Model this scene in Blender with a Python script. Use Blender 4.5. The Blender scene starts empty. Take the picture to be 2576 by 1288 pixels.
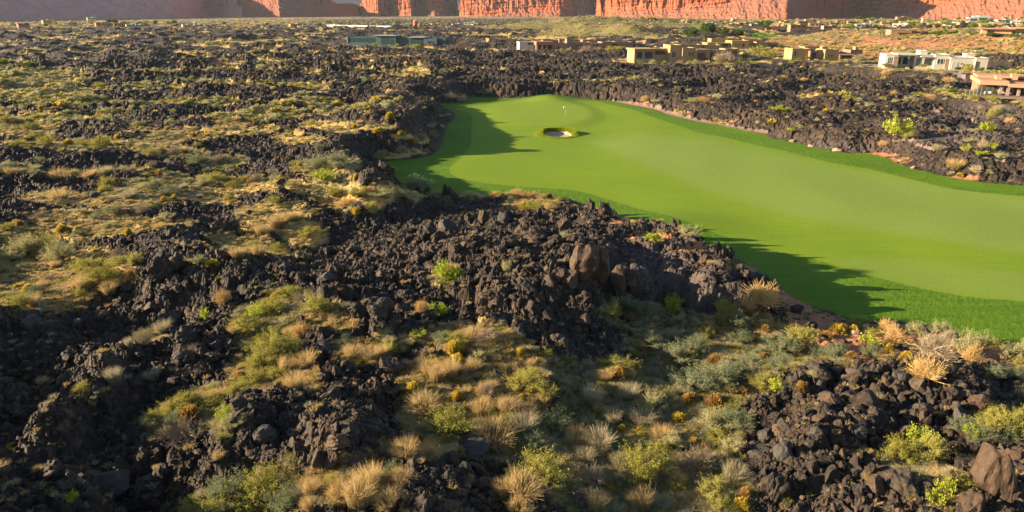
import bpy, bmesh, math, random
import numpy as np
from mathutils import Vector, Matrix
R = math.radians
rng = np.random.default_rng(7)
random.seed(7)
sc = bpy.context.scene
COL = sc.collection

# ------------------------------------------------------------------ noise
_p = np.random.default_rng(11).permutation(4096).astype(np.int32)
_ga = np.random.default_rng(12).random(4096).astype(np.float32) * 2 * np.pi
_gx, _gy = np.cos(_ga), np.sin(_ga)
_rv = np.random.default_rng(13).random((4096, 3)).astype(np.float32)
def _h(ix, iy, s):
    return _p[(_p[(ix + s * 131) & 4095] + iy * 1 + s * 17) & 4095]
def perlin(x, y, s=0):
    x = np.asarray(x, np.float32); y = np.asarray(y, np.float32)
    fx = np.floor(x); fy = np.floor(y)
    ix = fx.astype(np.int32); iy = fy.astype(np.int32)
    x = x - fx; y = y - fy
    u = x * x * x * (x * (x * 6 - 15) + 10); v = y * y * y * (y * (y * 6 - 15) + 10)
    def g(dx, dy):
        h = _h(ix + dx, iy + dy, s)
        return _gx[h] * (x - dx) + _gy[h] * (y - dy)
    a = g(0, 0); b = g(1, 0); c = g(0, 1); d = g(1, 1)
    a = a + u * (b - a); c = c + u * (d - c)
    return (a + v * (c - a)) * 1.5
def fbm(x, y, s=0, o=4, g=0.5):
    r = 0; a = 1.0; f = 1.0
    for i in range(o):
        r = r + a * perlin(x * f, y * f, s + i * 7); a *= g; f *= 2.03
    return r
def voronoi(x, y, s=0):
    x = np.asarray(x, np.float32); y = np.asarray(y, np.float32)
    ix = np.floor(x).astype(np.int32); iy = np.floor(y).astype(np.int32)
    f1 = np.full(x.shape, 9, np.float32); f2 = f1.copy(); cid = np.zeros(x.shape, np.int32)
    for dx in (-1, 0, 1):
        for dy in (-1, 0, 1):
            h = _h(ix + dx, iy + dy, s)
            px = ix + dx + 0.1 + 0.8 * _rv[h, 0] - x; py = iy + dy + 0.1 + 0.8 * _rv[h, 1] - y
            d = px * px + py * py
            c = d < f1
            f2 = np.where(c, f1, np.minimum(f2, d)); f1 = np.where(c, d, f1); cid = np.where(c, h, cid)
    return np.sqrt(f1), np.sqrt(f2), _rv[cid, 2]
def sstep(a, b, x):
    t = np.clip((x - a) / (b - a), 0, 1); return t * t * (3 - 2 * t)

# ------------------------------------------------------------------ camera (u, v: picture positions on a 2576 x 1288 sheet)
CAMZ = 28.0; FU = 1771.0; CU, CV = 1288.0, 644.0
PITCH = R(19.55); CP, SP = math.cos(PITCH), math.sin(PITCH)
def rays(u, v):
    a = (np.asarray(u, float) - CU) / FU; b = (np.asarray(v, float) - CV) / FU
    return np.stack([a, CP - b * SP, -SP - b * CP], -1)
def onplane(u, v, z=0.0):
    d = rays(u, v); t = (z - CAMZ) / d[..., 2]
    return d[..., 0] * t, d[..., 1] * t
def project(x, y, z):
    dz = z - CAMZ
    depth = y * CP - dz * SP; up = y * SP + dz * CP
    depth = np.maximum(depth, 0.5)
    return CU + FU * x / depth, CV - FU * up / depth
def scale_at(x, y, z): return (y*CP - (z-CAMZ)*SP)/FU
def vof(r, z):
    return CV - FU * math.tan(PITCH - math.atan2(CAMZ - z, r))

# ------------------------------------------------------------------ outlines of the golf hole
OUT = [(1085,266),(1130,262),(1165,258),(1180,248),(1225,246),(1290,248),(1340,247),(1385,243),(1420,247),(1480,250),(1540,256),(1590,265),(1640,276),(1690,292),(1740,304),(1800,314),(1850,324),(1900,334),(1930,340),(1936,348),(1990,358),(2040,370),(2090,381),(2140,386),(2190,388),(2230,398),(2260,412),(2310,428),(2370,442),(2440,455),(2510,463),(2576,468),(2700,480),(2900,492),
 (2950,960),(2700,895),(2576,868),(2520,862),(2400,835),(2300,812),(2200,808),(2130,800),(2080,782),(2030,765),(1990,745),(1950,712),(1900,678),(1850,650),(1800,630),(1740,612),(1690,600),(1640,590),(1580,560),(1540,540),(1500,524),(1450,505),(1400,494),(1350,490),(1280,490),(1200,491),(1120,491),(1060,489),(1020,475),(1005,455),(975,440),(955,425),(960,412),(985,404),(1040,400),(1085,390),(1105,372),(1115,350),(1120,325),(1128,312),(1140,302),(1142,284),(1112,272)]
INN = [(1142,274),(1183,286),(1186,310),(1185,334),(1182,368),(1158,398),(1132,421),(1130,434),(1145,446),(1175,454),(1225,463),(1292,469),(1358,473),(1425,476),(1475,484),(1508,494),(1558,508),(1592,521),(1640,540),(1700,560),(1800,590),(1870,609),(1932,627),(2036,648),(2114,673),(2192,695),(2297,721),(2427,746),(2576,760),(2760,790),(2950,830),
 (2900,520),(2700,504),(2576,493),(2417,478),(2284,448),(2184,424),(2084,408),(1984,384),(1884,361),(1800,341),(1750,331),(1717,319),(1658,301),(1592,278),(1525,261),(1492,255),(1392,251.5),(1325,251.5),(1275,255),(1225,263),(1180,268)]
def cat(pts, n=4):
    p = np.array(pts, float); m = len(p); o = []
    for i in range(m):
        a, b, c, d = p[i-1], p[i], p[(i+1) % m], p[(i+2) % m]
        for k in range(n):
            t = k / n
            o.append(0.5 * ((2*b) + (c-a)*t + (2*a-5*b+4*c-d)*t*t + (3*b-a-3*c+d)*t**3))
    return np.array(o)
def world_poly(pts):
    p = cat(pts, 3); x, y = onplane(p[:, 0], p[:, 1], 0.0)
    return np.stack([x, y], -1)
def sdf(poly, x, y):                       # negative inside
    sh = x.shape; x = x.ravel().astype(np.float32); y = y.ravel().astype(np.float32)
    d = np.full(x.shape, 1e9, np.float32); ins = np.zeros(x.shape, bool)
    n = len(poly)
    for i in range(n):
        ax, ay = poly[i]; bx, by = poly[(i+1) % n]
        ex, ey = bx-ax, by-ay
        t = np.clip(((x-ax)*ex + (y-ay)*ey) / (ex*ex+ey*ey+1e-9), 0, 1)
        d = np.minimum(d, (x-ax-t*ex)**2 + (y-ay-t*ey)**2)
        if ay != by:
            c = (ay > y) != (by > y)
            ins ^= c & (x < ex * (y-ay) / (by-ay) + ax)
    d = np.sqrt(d); return np.where(ins, -d, d).reshape(sh)
GX0, GX1, GY0, GY1, GS = -75., 200., 25., 300., 0.6
_gx1 = np.arange(GX0, GX1, GS); _gy1 = np.arange(GY0, GY1, GS)
_GX, _GY = np.meshgrid(_gx1, _gy1)
S_OUT = sdf(world_poly(OUT), _GX, _GY); S_INN = sdf(world_poly(INN), _GX, _GY)
def gsamp(g, x, y):
    i = np.clip((x-GX0)/GS, 0, g.shape[1]-1.001); j = np.clip((y-GY0)/GS, 0, g.shape[0]-1.001)
    i0 = i.astype(int); j0 = j.astype(int); fi = (i-i0).astype(np.float32); fj = (j-j0).astype(np.float32)
    r = (g[j0,i0]*(1-fi)+g[j0,i0+1]*fi)*(1-fj) + (g[j0+1,i0]*(1-fi)+g[j0+1,i0+1]*fi)*fj
    far = np.maximum(np.maximum(GX0-x, x-GX1), np.maximum(GY0-y, y-GY1))
    return np.where(far > 0, np.maximum(r, 0) + far, r)

# ------------------------------------------------------------------ ground cover maps (what grows where), drawn on the plan as seen
UM = 400
RW, RH = 2576 + 2*UM, 1488
def layer(): return np.zeros((RH//2, RW//2), np.float32)
def ell(L, cx, cy, rx, ry, s=1.0):
    x0 = int(max(0, (cx-rx*1.6+UM)/2)); x1 = int(min(RW//2, (cx+rx*1.6+UM)/2)); y0 = int(max(0, (cy-ry*1.6)/2)); y1 = int(min(RH//2, (cy+ry*1.6)/2))
    if x1 <= x0 or y1 <= y0: return
    yy, xx = np.mgrid[y0:y1, x0:x1]
    d = np.sqrt(((xx*2-UM-cx)/rx)**2 + ((yy*2-cy)/ry)**2)
    L[y0:y1, x0:x1] = np.maximum(L[y0:y1, x0:x1], s*np.clip(1.6-d, 0, 1.0))
def line(L, pts, w):
    p = np.array(pts, float)
    for (a, b) in zip(p[:-1], p[1:]):
        n = int(np.hypot(*(b-a)) / 3) + 1
        for k in range(n+1):
            q = a + (b-a)*k/n; ell(L, q[0], q[1], w*1.6, w, 1)
def lsamp(L, u, v):
    i = np.clip((u+UM)/2, 0, L.shape[1]-1.001); j = np.clip(v/2, 0, L.shape[0]-1.001)
    i0 = i.astype(int); j0 = j.astype(int); fi = i-i0; fj = j-j0
    return (L[j0,i0]*(1-fi)+L[j0,i0+1]*fi)*(1-fj) + (L[j0+1,i0]*(1-fi)+L[j0+1,i0+1]*fi)*fj
TAN, GRN, SOIL, PATH, GRAV, FLAT, LAWN, ROADL = [layer() for _ in range(8)]
for e in [(2408,247,34,5),(1915,93,42,3.2)]: ell(LAWN, *e)
for e in [(60,700,170,55),(150,660,130,40),(230,690,110,28),(60,760,130,22),(280,570,190,20),(200,545,120,14),(40,580,60,20),(180,495,110,18),(320,505,110,22),
          (560,455,110,16),(700,460,130,14),(480,498,120,10),(900,500,110,24),(980,495,80,18),(1080,492,40,8),(700,540,90,16),(660,560,55,22),(760,575,60,20),(600,600,70,14),(640,630,80,18),(560,640,50,16),
          (1340,510,60,18),(1240,490,50,8),(1190,490,30,12),(640,950,70,45),(560,1010,100,28),(740,950,45,55),(800,800,70,20),(850,830,50,16),(910,890,65,22),(1170,850,100,20),(1230,880,80,30),
          (1150,950,130,50),(1250,960,130,55),(1100,1040,85,45),(1240,1040,110,55),(1400,1220,110,45),(1850,830,140,45),(2370,1230,40,50),(880,1250,120,45),(950,1210,55,28),(1050,1140,80,34),(370,860,50,20),(220,985,28,10),
          (1010,345,28,8),(1040,382,34,7),(960,325,30,8),(1060,355,20,6),(985,395,40,6),(60,360,70,12),(220,362,110,9),(150,300,110,10),(60,320,80,14),(500,350,60,9),(640,300,110,14),(850,320,90,12),(760,350,60,9),(300,440,160,8),(50,432,60,8),(560,470,60,10)]:
    ell(TAN, *e)
for e in [(350,480,110,20),(430,470,90,22),(830,470,60,30),(1120,685,50,16),(700,790,100,30),(680,870,80,55),(1000,860,50,16),(1300,1100,150,65),(1420,950,60,34),(1600,1000,160,80),(1500,1120,190,75),(1700,1100,140,100),(1600,1230,240,65),(1780,1230,80,60),
          (1620,790,100,32),(1750,850,150,55),(1900,900,140,60),(1740,930,110,55),(1830,990,110,45),(2300,1170,80,26),(2500,1080,75,26),(620,1250,140,55),(1130,1080,70,45),(480,1080,85,36),(420,385,90,12),(560,405,60,12),(820,425,80,20),(80,240,130,30),(60,200,140,25),(370,365,90,10)]:
    ell(GRN, *e)
for e in [(2040,812,60,22),(2100,850,110,36),(2160,900,100,36),(2010,785,30,24),(1975,755,22,16),(1480,522,36,8),(1560,562,40,7),(1150,496,60,5),(1640,598,60,6),(1760,622,50,7),(1880,672,40,10),(2500,900,110,26),(2280,850,60,18),
          (2180,392,50,4),(2400,450,60,5),(2250,404,40,6),(1590,262,50,4),(2200,390,60,4),(900,150,20,3),(560,165,30,5),(1700,286,40,5),(1800,308,60,4),(0,66,60,4)]:
    ell(SOIL, *e)
for e in [(1700,640,150,60),(1800,700,130,50),(1900,740,60,30),(2400,350,120,20),(2050,375,160,14),(1880,345,80,10),(2150,835,60,18),(2330,185,120,14),(2500,290,80,20)]:
    ell(GRAV, *e)
line(PATH, [(1540,257),(1600,264),(1650,274),(1690,288),(1740,302),(1800,312),(1850,322),(1925,335)], 3.0)
line(PATH, [(2343,279),(2370,288),(2410,300),(2440,312),(2462,320)], 2.4)
line(PATH, [(2245,357),(2300,355),(2350,348),(2440,340),(2500,334)], 2.0)
line(PATH, [(2290,364),(2320,370),(2350,380)], 2.2); line(PATH, [(2468,398),(2500,402),(2530,408)], 2.2)
line(PATH, [(2400,300),(2450,296),(2520,288),(2600,280)], 2.2)
line(ROADL, [(2105,176),(2130,179),(2180,184),(2240,190),(2300,195),(2350,200),(2420,210)], 2.6)
line(ROADL, [(1090,155),(1150,156),(1190,155)], 1.6)
PADS = [(990,117,500,48),(1450,127,450,40),(1730,157,353,38),(1860,122,470,34),(2085,150,372,28),(2350,173,315,32),(2535,246,218,16),(2290,89,535,28),(2540,88,500,24),(1270,106,560,18)]

# ------------------------------------------------------------------ broad lie of the land: (u, v, height)
CTRL = [(0,260,2),(300,260,3),(600,260,3.5),(900,240,4),(1000,300,6),(1070,345,7.5),(1095,300,6.5),(1060,380,6.5),(900,340,4.5),(600,340,3),(300,340,3),(0,340,2.5),(1000,390,6),(940,485,1.2),(850,430,4),(925,425,6.8),(895,405,6.5),(930,452,4.6),(970,398,6.5),(930,400,6),(700,420,3),(400,420,3),(100,420,3.5),
 (850,520,1.8),(1000,500,.8),(700,540,3.5),(500,520,2.5),(250,520,3),(50,520,3),(0,640,2),(80,690,2.2),(200,640,2.5),(420,640,5),(420,700,4),(300,760,2.5),(600,620,3),(800,600,3.5),
 (1150,505,.5),(1250,502,.5),(1350,502,.6),(1420,512,1.0),(1450,530,2.0),(1505,550,3.4),(1560,585,4.2),(1620,603,4.2),(1100,540,1.8),(1250,530,1.6),(1400,555,2.2),(1200,575,3.0),(1320,595,3.4),(1080,510,.8),(1500,605,6.2),(1600,640,5.8),(1700,650,5.2),(1780,670,4.6),(1850,705,3.6),(1950,755,1.0),(1200,640,5),(1000,650,4.5),(1350,700,5),(1480,720,4.6),(1600,740,2.6),(1700,750,1.6),
 (1550,810,.8),(1700,830,.5),(1850,830,.5),(2000,830,.5),(1650,930,.5),(1500,880,2.0),(1250,850,4.0),(1400,880,3.2),(1450,960,1.6),(1300,960,2.8),(1200,1000,3),(1500,1080,1.5),(1700,1080,1.2),(1850,1150,1.5),(1600,1200,1.8),(1350,1200,2.5),(1250,1260,3),
 (1950,920,1.0),(2050,980,2.5),(2200,1000,3),(2350,990,3),(2500,980,2),(2100,1100,3.5),(2300,1120,3),(2500,1150,3.5),(2000,1200,3),(2200,1260,3.8),(2450,1260,4.2),(1900,1050,1.5),(2050,820,.4),(2250,860,.6),(2450,880,.8),(2576,900,.8),
 (100,850,2.5),(250,850,1.5),(400,820,2),(550,800,4),(700,760,3.6),(850,760,4.2),(1000,800,4.2),(480,900,3.5),(620,900,3),(750,900,3.6),(900,950,4),(1050,950,3.4),(100,950,2),(250,950,4),(400,960,2.0),(520,1030,3),(350,1050,1.4),(150,1040,4.4),(50,1100,2.2),(250,1130,1.6),(150,1200,4.6),(350,1230,1.8),(500,1150,2.6),(600,1080,4.5),(700,1150,3.5),(850,1080,4.8),(1000,1150,3.5),(620,1260,2.5),(900,1260,3.8),(1100,1240,4),
 (-250,900,6.5),(-300,600,5),(-200,1200,6.5),(-60,1000,5),(-60,820,4),(2800,1000,3),(2750,1250,4),  # unseen ground at far left raised to cast shade over the lower left
 (1150,200,4.5),(1300,200,4),(1450,190,4),(1600,210,4),(1800,230,3.5),(2000,260,3.5),(2200,300,3.5),(2400,330,3),(2576,350,3),(2300,400,3),(2500,430,3),(2100,350,3.5),(2000,200,3),(2300,200,2),(2500,245,2.5),(2350,175,1.5),(1900,300,3),(1750,280,3),
 (1700,150,1.5),(1400,130,2),(1000,130,2.0),(1000,160,4),(800,160,3.5),(600,150,2.5),(300,150,2.5),(0,150,2),(0,100,2),(600,100,2),(1000,110,0),(1300,105,0),(1600,130,0),(0,60,0),(700,62,0),(1300,62,0)]
_c = np.array(CTRL, float)
_cx, _cy = onplane(_c[:,0], _c[:,1], _c[:,2]); _cz = _c[:,2]
# the red slope on the right, by picture column, distance and height
for (u, r, z) in [(1900,560,2),(1950,560,5),(2050,550,8),(2150,540,10),(2250,525,10.5),(2350,510,11),(2576,480,12),(2900,460,13),(1950,440,1),(2100,410,.5),(2250,385,.5),(2450,365,1),(2576,360,2),(2900,350,2),(2100,680,8.5),(2400,680,10),(2576,720,10),(1900,700,2),(2250,450,5),(2450,430,6),(2576,420,6.5),(2050,480,4.5),(2900,700,10)]:
    th = math.atan((u-CU)/FU/CP*0.985); _cx = np.append(_cx, r*math.sin(th)); _cy = np.append(_cy, r*math.cos(th)); _cz = np.append(_cz, z)
_ct, _cr = np.arctan2(_cx, _cy), np.log(np.hypot(_cx, _cy))
def macro(th, lr):
    num = np.zeros(th.shape, np.float32); den = num + 1e-9
    for t, l, z in zip(_ct, _cr, _cz):
        d = ((th-t)*1.15)**2 + (lr-l)**2 + 2e-4
        w = 1.0/(d*d); num += w*z; den += w
    return num/den
def dirpos(u, r):
    th = math.atan2((u-CU)/FU, CP+.24*SP) if False else math.atan((u-CU)/FU/(CP + 0.33*SP))
    return r*math.sin(th), r*math.cos(th)
BK = dirpos(1410, 163.0)                       # bunker centre
GRC = onplane(1365, 283)                       # putting green centre

# ------------------------------------------------------------------ the ground as one polar sheet
T0, T1, NT = R(-57), R(51), 1560
TH = np.linspace(T0, T1, NT).astype(np.float32)
_r = [21.0]
while _r[-1] < 3400: 
    q = _r[-1]; _r.append(q*(1+(0.0034 if q < 420 else 0.0050 if q < 900 else .009)))
RR = np.array(_r); LR = np.log(RR); NR = len(RR)
tg, rg = np.meshgrid(TH, RR); X = (rg*np.sin(tg)).astype(np.float32); Y = (rg*np.cos(tg)).astype(np.float32); RG = rg.astype(np.float32)
sub_t = np.linspace(T0, T1, 240); sub_l = np.linspace(LR[0], LR[-1], 260)
Mt, Ml = np.meshgrid(sub_t, sub_l); MZ = macro(Mt, Ml)
def bil(G, fi, fj):
    i0 = np.clip(fi.astype(int), 0, G.shape[1]-2); j0 = np.clip(fj.astype(int), 0, G.shape[0]-2); a = fi-i0; b = fj-j0
    return (G[j0,i0]*(1-a)+G[j0,i0+1]*a)*(1-b)+(G[j0+1,i0]*(1-a)+G[j0+1,i0+1]*a)*b
def macro_at(x, y):
    th = np.arctan2(x, y); lr = np.log(np.maximum(np.hypot(x, y), 21.1))
    return bil(MZ, np.clip((th-T0)/(T1-T0)*239, 0, 238.99), np.clip((lr-LR[0])/(LR[-1]-LR[0])*259, 0, 258.99)).astype(np.float32)
mz = macro_at(X, Y)
so = gsamp(S_OUT, X, Y).astype(np.float32) + (0.35*perlin(X/1.7, Y/1.7, 3) + .12*perlin(X/.5, Y/.5, 5)).astype(np.float32)
si = gsamp(S_INN, X, Y).astype(np.float32)
w = sstep(0.2, 8.0, so)
# gentle turf relief
tz = 0.24*perlin(X/27, Y/38, 21) + 0.07*perlin(X/11, Y/15, 22)
tz *= sstep(6, -6, so)*.5+.5
gd = np.sqrt(((X-GRC[0])/13.5)**2 + ((Y-GRC[1])/24.)**2)      # green
tz = tz*(1-.7*sstep(1.5, .8, gd)) + 0.30*sstep(1.35, .9, gd)
mx, my = onplane(1385, 250); tz += 1.3*np.exp(-((X-mx)/7)**2-((Y-my)/10)**2)
mx, my = onplane(1640, 560); tz += 0.9*np.exp(-((X-mx)/9)**2-((Y-my)/6)**2)
bd = np.sqrt(((X-BK[0])/4.6)**2 + ((Y-BK[1])/5.2)**2) + .06*perlin(X/1.5, Y/1.5, 31)
tz = np.where(bd < 2.2, tz*sstep(1.0, 2.2, bd), tz)
bdy = (Y-BK[1])/5.2/np.maximum(bd, .05)
lip = .16+.72*sstep(-.6, .7, bdy)+.10*perlin(X/1.3, Y/1.3, 33); tz += lip*np.exp(-((bd-.86)/.17)**2) + (-.42+.30*bdy*np.minimum(bd, .7))*sstep(.80, .62, bd)
rough_n = .035*perlin(X/.28, Y/.28, 41) + .03*perlin(X/.9, Y/.7, 42)
tz += rough_n*sstep(-.1, .3, si)
u0, v0 = project(X, Y, mz*w)
wu = 26*perlin(X/9, Y/9, 51)*np.clip(60/RG, .12, 1.2) + 10*perlin(X/2.2, Y/2.2, 52)*np.clip(60/RG, .1, 1.2)
wv = (16*perlin(X/9, Y/9, 53) + 7*perlin(X/2.2, Y/2.2, 54))*np.clip((60/RG)**1.6, .03, 1.3)
A_tan = lsamp(TAN, u0+wu, v0+wv); A_grn = lsamp(GRN, u0+wu, v0+wv); A_soil = lsamp(SOIL, u0+wu*.6, v0+wv*.6); A_grav = lsamp(GRAV, u0+wu, v0+wv)
A_path = lsamp(PATH, u0+wu*.1, v0+wv*.1); A_road = lsamp(ROADL, u0, v0); A_flat = lsamp(FLAT, u0, v0)
# natural scatter of scrub land farther out
n1 = fbm(X/34, Y/34, 61, 4); n2 = fbm(X/9, Y/9, 65, 3)
lft = sstep(1250, 1050, u0); lft = np.maximum(lft, sstep(160, 120, v0))
cov = -.47+lft*(.47+.14*sstep(430, 150, v0)) - .03*sstep(300, 200, v0) + .06*sstep(150, 90, v0) + .10*sstep(80, 55, v0) + .10*sstep(2350, 2450, u0)*sstep(200, 240, v0) +.25*sstep(2380,2480,u0)*sstep(420,250,v0)
ws = sstep(450, 330, v0)
n1s = fbm(X/80, Y/27, 71, 3)
vegn = sstep(-.12, .18, n1*.34 + n2*.20 + n1s*.62 + cov - .15) * ws * (1-.85*sstep(26, 4, so)*sstep(1200, 1150, u0))
dkp = sstep(700, 900, u0)*sstep(1800, 1700, u0)*sstep(980, 1060, RG)*sstep(2400,1900,RG); vegn = vegn*(1-.75*dkp)
A_tan = np.maximum(A_tan, vegn*(.5+.5*sstep(-.3,.3,n2)))
redslope = sstep(1900, 1960, u0)*sstep(395, 440, RG)*sstep(760, 640, RG)*sstep(120+0*u0, 60, np.abs(v0-120))
A_soil = np.maximum(A_soil, redslope*(0.72+.28*sstep(-.2,.3,n2)))
A_tan = np.maximum(A_tan, redslope*.5)
hx, hy = dirpos(1480, 900); hill = 14*np.exp(-((X-hx)/100)**2-((Y-hy)/100)**2)
hx, hy = dirpos(1475, 690); hill += 12.0*np.exp(-((X-hx)/36)**2-((Y-hy)/42)**2)
hx, hy = dirpos(1585, 650); hill += 10.0*np.exp(-((X-hx)/23)**2-((Y-hy)/30)**2); hill *= 1+.10*perlin(X/18, Y/18, 301)
A_hill = sstep(1.2, 3.5, hill)
A_tan = np.maximum(A_tan, A_hill)
veg = np.clip(np.maximum(np.maximum(A_tan, A_grn), A_soil), 0, 1)
# lava relief
rid = 1-np.abs(perlin(X/30, Y/22, 81))*2.0
z = mz*w + hill
smooth = sstep(.25, .8, veg)
far = sstep(700, 1100, RG)
amp = sstep(0.0, 2.6, so)*(1-.78*smooth)*(1-.6*redslope)*(1-.8*A_hill)
farf = sstep(2600, 900, RG)
ao = sstep(3, 20, so)
def upto(rmax, fn):
    k = int(np.searchsorted(RR, rmax)); o = np.zeros(X.shape, np.float32); o[:k] = fn(X[:k], Y[:k]); return o
big = 1.25*(rid-.45)*ao*(1-.5*smooth) + 1.15*ao*perlin(X/13, Y/10, 82)*(1-.5*smooth)*(1+.4*sstep(130, 220, RG))
big += sstep(180,320,RG)*(2.3*perlin(X/46, Y/30, 83) + 1.7*(.5-np.abs(perlin(X/24, Y/17, 84))*1.6))*(1-.35*smooth)*(1-redslope)*(1-A_hill)*sstep(4,20,so)
z += big*farf
z += 1.3*(1-vegn)*sstep(170, 300, RG)*sstep(60, 75, v0)*(1-redslope)*(1-A_hill)*sstep(1700, 1000, RG)*lft
px_, py_ = X+.5*perlin(X/1.6, Y/1.6, 90), Y+.5*perlin(X/1.6+9, Y/1.6, 91)
f1, f2, c1 = voronoi(px_/2.7, py_/2.7, 92); A_c1 = c1
blk = (.75*c1 + .5*(1-f1*1.1))*sstep(.02,.28,f2-f1)
z += amp*(.85*(blk-.45))*sstep(1400,400,RG)*(1+.8*sstep(150,260,RG)-1.2*sstep(330,520,RG))*(.35+.65*sstep(-.35,.35,perlin(X/17,Y/17,93)))
f1, f2, c2 = voronoi(px_/.95+5, py_/.95, 94)
z += amp*.26*((.8*c2+.5*(1-f1))*sstep(0,.3,f2-f1)-.4)*sstep(420,140,RG)
z += amp*(.22*(1-np.abs(perlin(X/1.3, Y/1.3, 95))*2))*sstep(420,140,RG) 
def fine(x, y):
    f1, f2, c = voronoi(x/.36, y/.36, 96); return .15*((c+.4*(1-f1))*sstep(0,.3,f2-f1)-.4) + .05*perlin(x/.16, y/.16, 97)
z += amp*upto(130, fine)*(1-A_grav*.3)
z += (1-amp)*w*upto(160, lambda x, y: .06*perlin(x/.5, y/.5, 98)+.10*perlin(x/1.7, y/1.7, 99))
z = z*sstep(.0, .4, so) + tz*(1-w)
z = np.where((A_path > .35) & (so > 0), mz*w+.3*big*farf*.6, z)
z -= .0068*np.maximum(RG-1000, 0)
A_pad = np.zeros(X.shape, np.float32)
for (u, v, r, rad) in PADS:
    d = rays(u, v); h = math.hypot(d[0], d[1]); qx, qy, qz = d[0]/h*r, d[1]/h*r, CAMZ+d[2]/h*r
    # wide pad across the sight line, short along it
    tx, ty = qy/r, -qx/r; a = (X-qx)*tx+(Y-qy)*ty; b = (X-qx)*qx/r+(Y-qy)*qy/r
    dd = np.sqrt((a/rad)**2+((b-6)/(rad*.25+9))**2); w_ = sstep(1.5, 1.0, dd); z = z*(1-w_)+(qz+.1*perlin(X/3, Y/3, 5)+(z-qz)*.12)*w_; A_pad = np.maximum(A_pad, sstep(1.15, .85, dd))
A_flat = A_pad*0; A_tan = np.maximum(A_tan, A_pad*(.25+.75*sstep(-.35, .2, n2))); veg = np.maximum(veg, A_tan)
Z = z.astype(np.float32)
def HZ(x, y):
    x = np.asarray(x, float); y = np.asarray(y, float)
    th = np.arctan2(x, y); r = np.hypot(x, y)
    fj = np.interp(r, RR, np.arange(NR)); fi = np.clip((th-T0)/(T1-T0)*(NT-1), 0, NT-1.01)
    return bil(Z, fi, np.clip(fj, 0, NR-1.01))
def samp(G, x, y):
    th = np.arctan2(x, y); r = np.hypot(x, y)
    j = np.clip(np.round(np.interp(r, RR, np.arange(NR))), 0, NR-1).astype(int); i = np.clip(np.round((th-T0)/(T1-T0)*(NT-1)), 0, NT-1).astype(int)
    return G[j, i]
_rs = np.geomspace(23, 3300, 1500)
def hit(u, v):                              # where the sight line first meets the ground
    u = np.atleast_1d(np.asarray(u, float)); v = np.atleast_1d(np.asarray(v, float))
    d = rays(u, v); hl = np.hypot(d[:,0], d[:,1]); d = d/hl[:,None]
    x = d[:,0,None]*_rs; y = d[:,1,None]*_rs; zr = CAMZ + d[:,2,None]*_rs
    below = zr < HZ(x, y); k = np.where(below.any(1), below.argmax(1), len(_rs)-1)
    rr_ = _rs[k]; return d[:,0]*rr_, d[:,1]*rr_
# ------------------------------------------------------------------ mesh + scene helpers
def mesh_np(name, verts, faces, mat=None, smooth=False, attrs=None, mats=None, midx=None):
    me = bpy.data.meshes.new(name)
    verts = np.asarray(verts, np.float32); faces = np.asarray(faces, np.int32)
    n, k = faces.shape
    me.vertices.add(len(verts)); me.vertices.foreach_set('co', verts.ravel())
    me.loops.add(n*k); me.loops.foreach_set('vertex_index', faces.ravel())
    me.polygons.add(n); me.polygons.foreach_set('loop_start', np.arange(0, n*k, k, dtype=np.int32))
    me.polygons.foreach_set('use_smooth', np.full(n, smooth))
    for m in (mats or ([mat] if mat else [])): me.materials.append(m)
    if midx is not None: me.polygons.foreach_set('material_index', np.asarray(midx, np.int32))
    for a, val in (attrs or {}).items():
        at_ = me.attributes.new(a, 'FLOAT', 'POINT'); at_.data.foreach_set('value', np.asarray(val, np.float32).ravel())
    me.update(calc_edges=True)
    return me
def link(name, data, parent=None, loc=None):
    o = bpy.data.objects.new(name, data); COL.objects.link(o)
    if parent: o.parent = parent
    if loc is not None: o.location = loc
    return o
def tag(o, label=None, cat_=None, group=None, kind=None):
    if label: o['label'] = label
    if cat_: o['category'] = cat_
    if group: o['group'] = group
    if kind: o['kind'] = kind
    return o
def thing(name, label, cat_, loc, rz=0, group=None):
    o = link(name, None, None, loc); o.rotation_euler = (0, 0, rz); o.empty_display_size = .5
    return tag(o, label, cat_, group)
def copy_tree(o, loc, rz=0, scale=None, label=None, group=None):
    c = o.copy(); COL.objects.link(c); c.location = loc; c.rotation_euler = (0, 0, rz)
    if scale is not None: c.scale = scale
    if label: c['label'] = label
    if group: c['group'] = group
    for ch in KIDS.get(o.name, []):
        d = ch.copy(); COL.objects.link(d); d.parent = c
        for g in KIDS.get(ch.name, []):
            e = g.copy(); COL.objects.link(e); e.parent = d
    return c
KIDS = {}
def kid(parent, name, data):
    o = link(name, data, parent); KIDS.setdefault(parent.name, []).append(o); return o
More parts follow.
